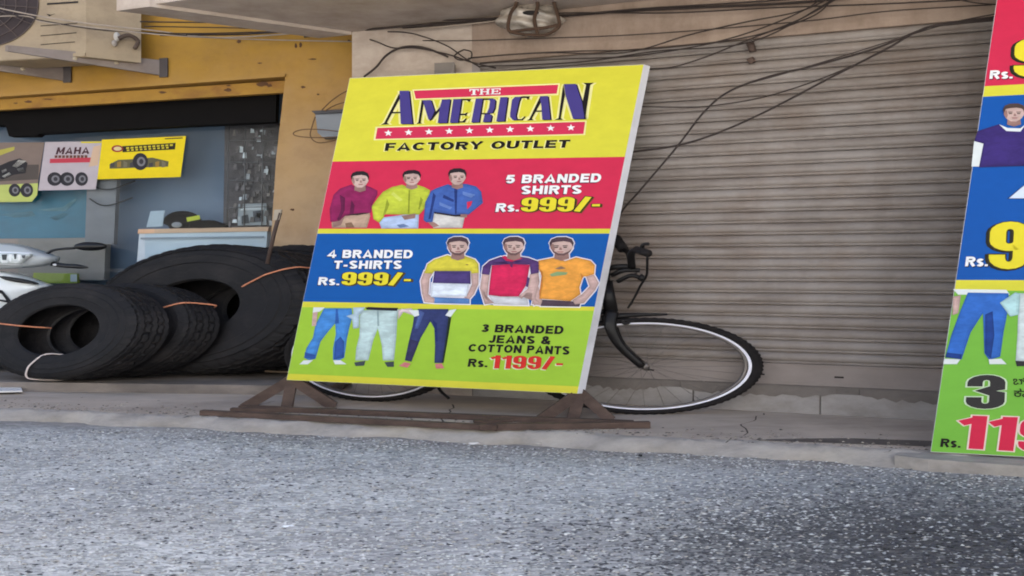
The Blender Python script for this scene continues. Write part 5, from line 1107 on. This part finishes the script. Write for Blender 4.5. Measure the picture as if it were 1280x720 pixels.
# cables -----------------------------------------------------------
M_cb = mat('black_cable', (46, 36, 32), rough=.7, var=.2, scale=20); M_cg = mat('grey_cable', (150, 136, 122), rough=.7, var=.15, scale=20)
CB = [
 (6.3, .006, 'k', [(-40, 8), (100, 34), (170, 40), (240, 42), (330, 40), (440, 36), (560, 28), (640, 22)], 'dark cable from the air conditioner along the yellow wall to the bag'),
 (6.25, .006, 'g', [(-40, 2), (48, 20), (115, 30), (190, 38), (280, 47), (420, 38), (520, 36), (640, 24)], 'pale cable crossing the air conditioner front from upper left'),
 (6.32, .005, 'g', [(-40, 22), (30, 20), (52, 27), (110, 34), (210, 44), (310, 49), (440, 52)], 'pale sagging cable just below the air conditioner crossing'),
 (6.4, .006, 'k', [(175, 27), (260, 28), (330, 26), (440, 24), (560, 25), (640, 21)], 'upper straight dark cable on the yellow wall'),
 (6.42, .007, 'k', [(200, 44), (300, 43), (380, 38), (440, 37), (520, 34), (600, 28), (640, 25)], 'thick dark cable meeting the bundle at the yellow corner'),
 (6.38, .005, 'k', [(180, 33), (300, 35), (430, 38), (560, 30), (640, 24)], 'thin dark cable between two others on the yellow wall'),
 (6.45, .009, 'k', [(380, 46), (420, 42), (470, 36), (560, 29), (640, 23), (700, 20), (780, 14), (880, 9), (1000, 3), (1080, -6)], 'thickest bundled cable passing behind the hanging bag'),
 (6.2, .006, 'k', [(640, 25), (700, 20), (800, 11), (900, 5), (1000, -2), (1060, -10)], 'upper dark cable right of the hanging bag'),
 (6.15, .005, 'k', [(640, 20), (720, 16), (840, 16), (960, 10), (1100, 5), (1280, -4)], 'long dark cable along the top right of the facade'),
 (6.25, .004, 'k', [(440, 49), (560, 51), (640, 49), (800, 43), (1000, 27), (1110, 14), (1240, 6)], 'thin nearly level cable below the hanging bag'),
 (6.3, .006, 'k', [(440, 42), (470, 52), (492, 60), (520, 60), (560, 68), (590, 78), (620, 85)], 'dark cable bowing over the pale wall to the small grey box'),
 (6.28, .009, 'k', [(455, 96), (470, 84), (482, 70), (497, 61), (515, 58), (535, 61), (560, 71)], 'thick hooked conduit on the pale wall behind the board corner'),
 (6.27, .006, 'k', [(440, 40), (500, 40), (530, 46), (560, 58), (580, 72), (600, 84)], 'dark cable arching down to the coil above the board'),
 (6.15, .006, 'k', [(580, 62), (572, 66), (568, 71), (575, 75), (588, 73), (589, 65), (580, 62)], 'small cable coil above the grey box'),
 (6.2, .005, 'k', [(585, 73), (640, 68), (720, 64), (800, 62), (900, 52), (960, 40), (1020, 18), (1045, -8)], 'dark cable rising from the coil to the top right'),
 (6.15, .005, 'k', [(600, 79), (700, 74), (790, 70), (880, 56), (950, 36), (1010, 10), (1030, -8)], 'second cable rising beside the coil cable'),
 (6.1, .005, 'k', [(590, 72), (680, 66), (780, 66), (860, 44), (930, 28), (1000, 14), (1040, -4)], 'upper of the cables fanning out right of the board'),
 (6.05, .005, 'k', [(600, 83), (720, 78), (820, 64), (940, 52), (1040, 0), (1050, -10)], 'lowest of the cables fanning out right of the board'),
 (5.9, .0055, 'k', [(810, 86), (840, 84), (880, 72), (920, 56), (950, 44), (1000, 24), (1050, -4)], 'cable descending behind the board top edge'),
 (5.3, .0075, 'k', [(700, 420), (740, 330), (775, 268), (800, 238), (845, 185), (880, 140), (912, 114), (960, 96), (1010, 84), (1090, 62), (1150, 38), (1180, 31), (1300, 20)], 'long black cable looping across the shutter to the top right'),
 (5.35, .0075, 'k', [(700, 200), (790, 190), (850, 181), (900, 165), (960, 138), (1040, 96), (1110, 60), (1145, 40), (1180, 30), (1300, 14)], 'lower long cable sweeping across the shutter'),
 (5.32, .005, 'k', [(790, 133), (860, 134), (900, 131), (960, 120), (1030, 97), (1100, 66), (1150, 38), (1190, 28), (1300, 18)], 'middle cable sweeping across the shutter'),
 (5.33, .004, 'k', [(912, 114), (930, 106), (980, 92), (1060, 68), (1130, 46), (1200, 26), (1300, 8)], 'thin cable beside the looping cable near its bend'),
 (5.9, .004, 'k', [(1170, -8), (1210, 2), (1250, 6), (1300, 7)], 'short curved cable at the top right corner'),
]
def wallpt(px, py, d):
    if px < 320: d += .62*min(1, (320-px)/110)
    return (W1 if px > 440 else W2).hit(px, py)-ray(px, py)*d
for ci, (Y, r, c, pts, lab) in enumerate(CB):
    m = MB(); sg = 1
    m.tube(smooth_path([wallpt(x, y, .05+(6.46-Y)*.10+.02*ci/24) for x, y in pts], 7), r*1.05, M_cb if c == 'k' else M_cg, 6, sx=1.0)
    tag(m.build('cable'), lab, 'cable', 'cables strung along the facade')
for pts, lab in (([(402, 138), (412, 128), (424, 119), (436, 113), (460, 108)], 'cable rising from the grey junction box to the board'), ([(406, 139), (420, 131), (440, 126), (460, 122)], 'short brown cable leaving the junction box lid'),
                 ([(424, 171), (392, 172), (371, 170), (367, 166), (378, 162), (400, 162), (430, 165)], 'thin looped wire under the grey junction box'), ([(394, 146), (390, 158), (388, 170), (396, 178), (412, 177), (430, 171)], 'thin wire sagging from the left side of the junction box')):
    m = MB(); m.tube(smooth_path([at(x, y, 7.34) for x, y in pts], 6), .0045, mat('brown_wire', (92, 66, 44), rough=.7), 6, sx=1.2); tag(m.build('wire'), lab, 'wire', 'thin wires at the junction box')

# litter and scraps -------------------------------------------------
def scrap(px, py, w_, h_, c, lab, z=ROADZ+.01, seed=1):
    rr = random.Random(seed); p0 = gp(px, py, z); m = MB(); n = 9; mt = mat('paper_scrap', c, rough=.8, var=.1)
    top = [Vector((p0.x+w_*math.cos(t)*(.7+.5*rr.random()), p0.y+h_*math.sin(t)*(.7+.5*rr.random()), z+.002+.012*rr.random())) for t in [2*math.pi*i/n for i in range(n)]]
    ctr = Vector((p0.x, p0.y, z+.012)); m.add(top+[ctr], [[i, (i+1) % n, n] for i in range(n)], mt)
    tag(m.build('litter_scrap', fix=False), lab, 'litter', 'litter on the ground')
scrap(593, 555.5, .035, .02, (225, 220, 215), 'small white scrap on the road below the board stand', seed=2)
scrap(673, 556, .03, .014, (200, 190, 180), 'pale scrap right of the white one near the kerb', seed=3)
scrap(362, 660, .03, .012, (235, 240, 245), 'white sliver lying in mid road at left', seed=4)
scrap(799, 571, .02, .012, (30, 30, 30), 'tiny black scrap near the kerb right of the stand', seed=5)
scrap(783, 650, .018, .01, (25, 25, 28), 'tiny black scrap in mid road before the dark patch', seed=6)
scrap(90, 613, .02, .01, (230, 235, 240), 'tiny white scrap on the road at far left', seed=7)
scrap(1262, 592, .06, .02, (220, 218, 214), 'white crumpled scrap under the right board', z=ROADZ+.01, seed=8)
m = MB(); a_ = gp(-20, 488, .0); m.prism([gp(-20, 486, .02), gp(26, 486, .02), gp(28, 490, .02), gp(-20, 491.5, .02)], (0, 0, .012), mat('white_card', (212, 210, 208), rough=.7))
tag(m.build('card_sheet'), 'white card strip on the pavement at the left edge below the tyres', 'card')
# pale lime spill at the bottom left of the road

# ================================================================ added block across the street, seen only in the shop glass
OB = root('added_bounce_block', (-9, -12, 0), 'grey block added across the street to bounce sunlight, mirrored faintly in the shop glass', 'building')  # unseen block added to bounce sunlight onto the frontage and tone the glass reflection
M_ob = mat('street_block_render', (186, 190, 194), rough=.9, var=.08, scale=.6); M_ow = mat('block_window', (150, 154, 158), rough=.3)  # street_block_render and block_window serve only the added bounce block
m = MB(); m.box((-46, -18, ROADZ), (26, -12, 10), M_ob); m.build('wall', OB)
m = MB(); m.box((-46.3, -18.3, 10), (26.3, -11.6, 10.3), M_ob); m.build('bounce_block_roof', OB)
m = MB(); m.box((-1, -11.99, 1.0), (1, -11.95, 2.6), M_ow); w0 = m.build('bounce_block_window', OB)
for i in range(-8, 5):
    for zz in (0, 3.0, 6.0):
        if i == 0 and zz == 0: continue
        copy_part(w0, OB, (i*5, 0, zz))
TR = root('street_tree', (-13.2, -8.4, 0), 'thin leafy tree across the street, mirrored in the shop glass', 'tree')
M_bark = mat('bark', (70, 60, 52), rough=.9); M_leaf = mat('leaf', (86, 96, 66), rough=.7, var=.3)
m = MB(); m.tube([(-13.2, -8.4, ROADZ), (-13.1, -8.4, 2), (-13.3, -8.5, 4.5), (-13.2, -8.4, 7)], [.16, .13, .09, .04], M_bark, 8); m.build('trunk', TR)
m = MB(); rr = random.Random(11)
for k in range(46):
    z = 1.8+rr.random()*5; a = rr.random()*6.28; l = .6+rr.random()*.9
    p = Vector((-13.2, -8.4, z)); e = p+Vector((math.cos(a)*l*1.3, math.sin(a)*l, .5*l)); m.tube([p, p.lerp(e, .5)+Vector((0, 0, .1)), e], [.03, .02, .008], M_bark, 5)
m.build('branches', TR)
m = MB(); vs = []; fs = []
for k in range(2600):
    z = 1.7+rr.random()**.8*5.8; a = rr.random()*6.28; l = (1.55-abs(z-4.4)*.22)*rr.random()**.5
    c = Vector((-13.2+math.cos(a)*l*1.3, -8.4+math.sin(a)*l, z)); n_ = len(vs); u = Vector((rr.uniform(-1, 1), rr.uniform(-1, 1), rr.uniform(-1, 1))).normalized()*.09; v = Vector((rr.uniform(-1, 1), rr.uniform(-1, 1), rr.uniform(-1, 1))).normalized()*.05
    vs += [c-u, c+v, c+u, c-v]; fs.append([n_, n_+1, n_+2, n_+3])
m.add(vs, fs, M_leaf); m.build('crown', TR, fix=False)

# cast shadow painted as a dark strip on the pavement before the right-hand board
m = MB(); m.add([gp(x, y, .003) for x, y in ((938, 549.5), (1000, 548), (1060, 547.5), (1163, 551), (1200, 556), (1200, 559), (1120, 556.5), (1040, 553.5), (980, 551.5))], [list(range(9))], mat('damp_concrete', (92, 85, 80), rough=.7, var=.2, scale=8))  # damp_concrete is the painted shadow colour, not damp
o = m.build('pavement_shadow', fix=False); struct(o)

# grit blown onto the pavement edge
m = MB(); rr = random.Random(77); gm_ = [mat('grit', c, rough=.9, var=.1) for c in ((90, 84, 80), (128, 120, 112), (150, 143, 135))]
for k in range(1000):
    x = rr.uniform(-4.2, 3.2); e = edgeY(x); y = e+.02+abs(rr.gauss(0, .16)); z = .002 if y > e+.04 else -.004
    r = rr.uniform(.003, .009); a = rr.random()*6.28; P = [Vector((x+r*KX*math.cos(a+t)*.9, y+r*math.sin(a+t)*rr.uniform(.6, 1), z)) for t in (0, 2.1, 4.2)]
    m.add(P+[Vector((x, y, z+r*.9))], [[0, 1, 3], [1, 2, 3], [2, 0, 3]], rr.choice(gm_))
tag(m.build('grit', fix=False), 'fine grit and dust crumbs along the pavement edge', 'grit', kind='stuff')
# hairline cracks in the pavement
for pts in ([(232, 522), (262, 515), (300, 517), (330, 505), (352, 500)], [(905, 553), (930, 541), (926, 530), (948, 522), (955, 515)], [(560, 534), (548, 524), (566, 512), (560, 503)], [(1108, 566), (1122, 560), (1150, 558)]):
    P = [gp(x, y, .0015) for x, y in pts]; rr = random.Random(int(pts[0][0])); Q = []
    for a, b in zip(P, P[1:]):
        for t in (0, .25, .5, .75): p = a.lerp(b, t); Q.append(p+Vector((rr.uniform(-.03, .03), rr.uniform(-.012, .012), 0)))
    m = MB(); L_ = [q+Vector((.006, .003, 0)) for q in Q]; R_ = [q-Vector((.006, .003, 0)) for q in Q]
    m.add(L_+R_, [[i, i+1, len(Q)+i+1, len(Q)+i] for i in range(len(Q)-1)], mat('crack', (70, 62, 56), rough=.95)); struct(m.build('pavement_crack', fix=False))
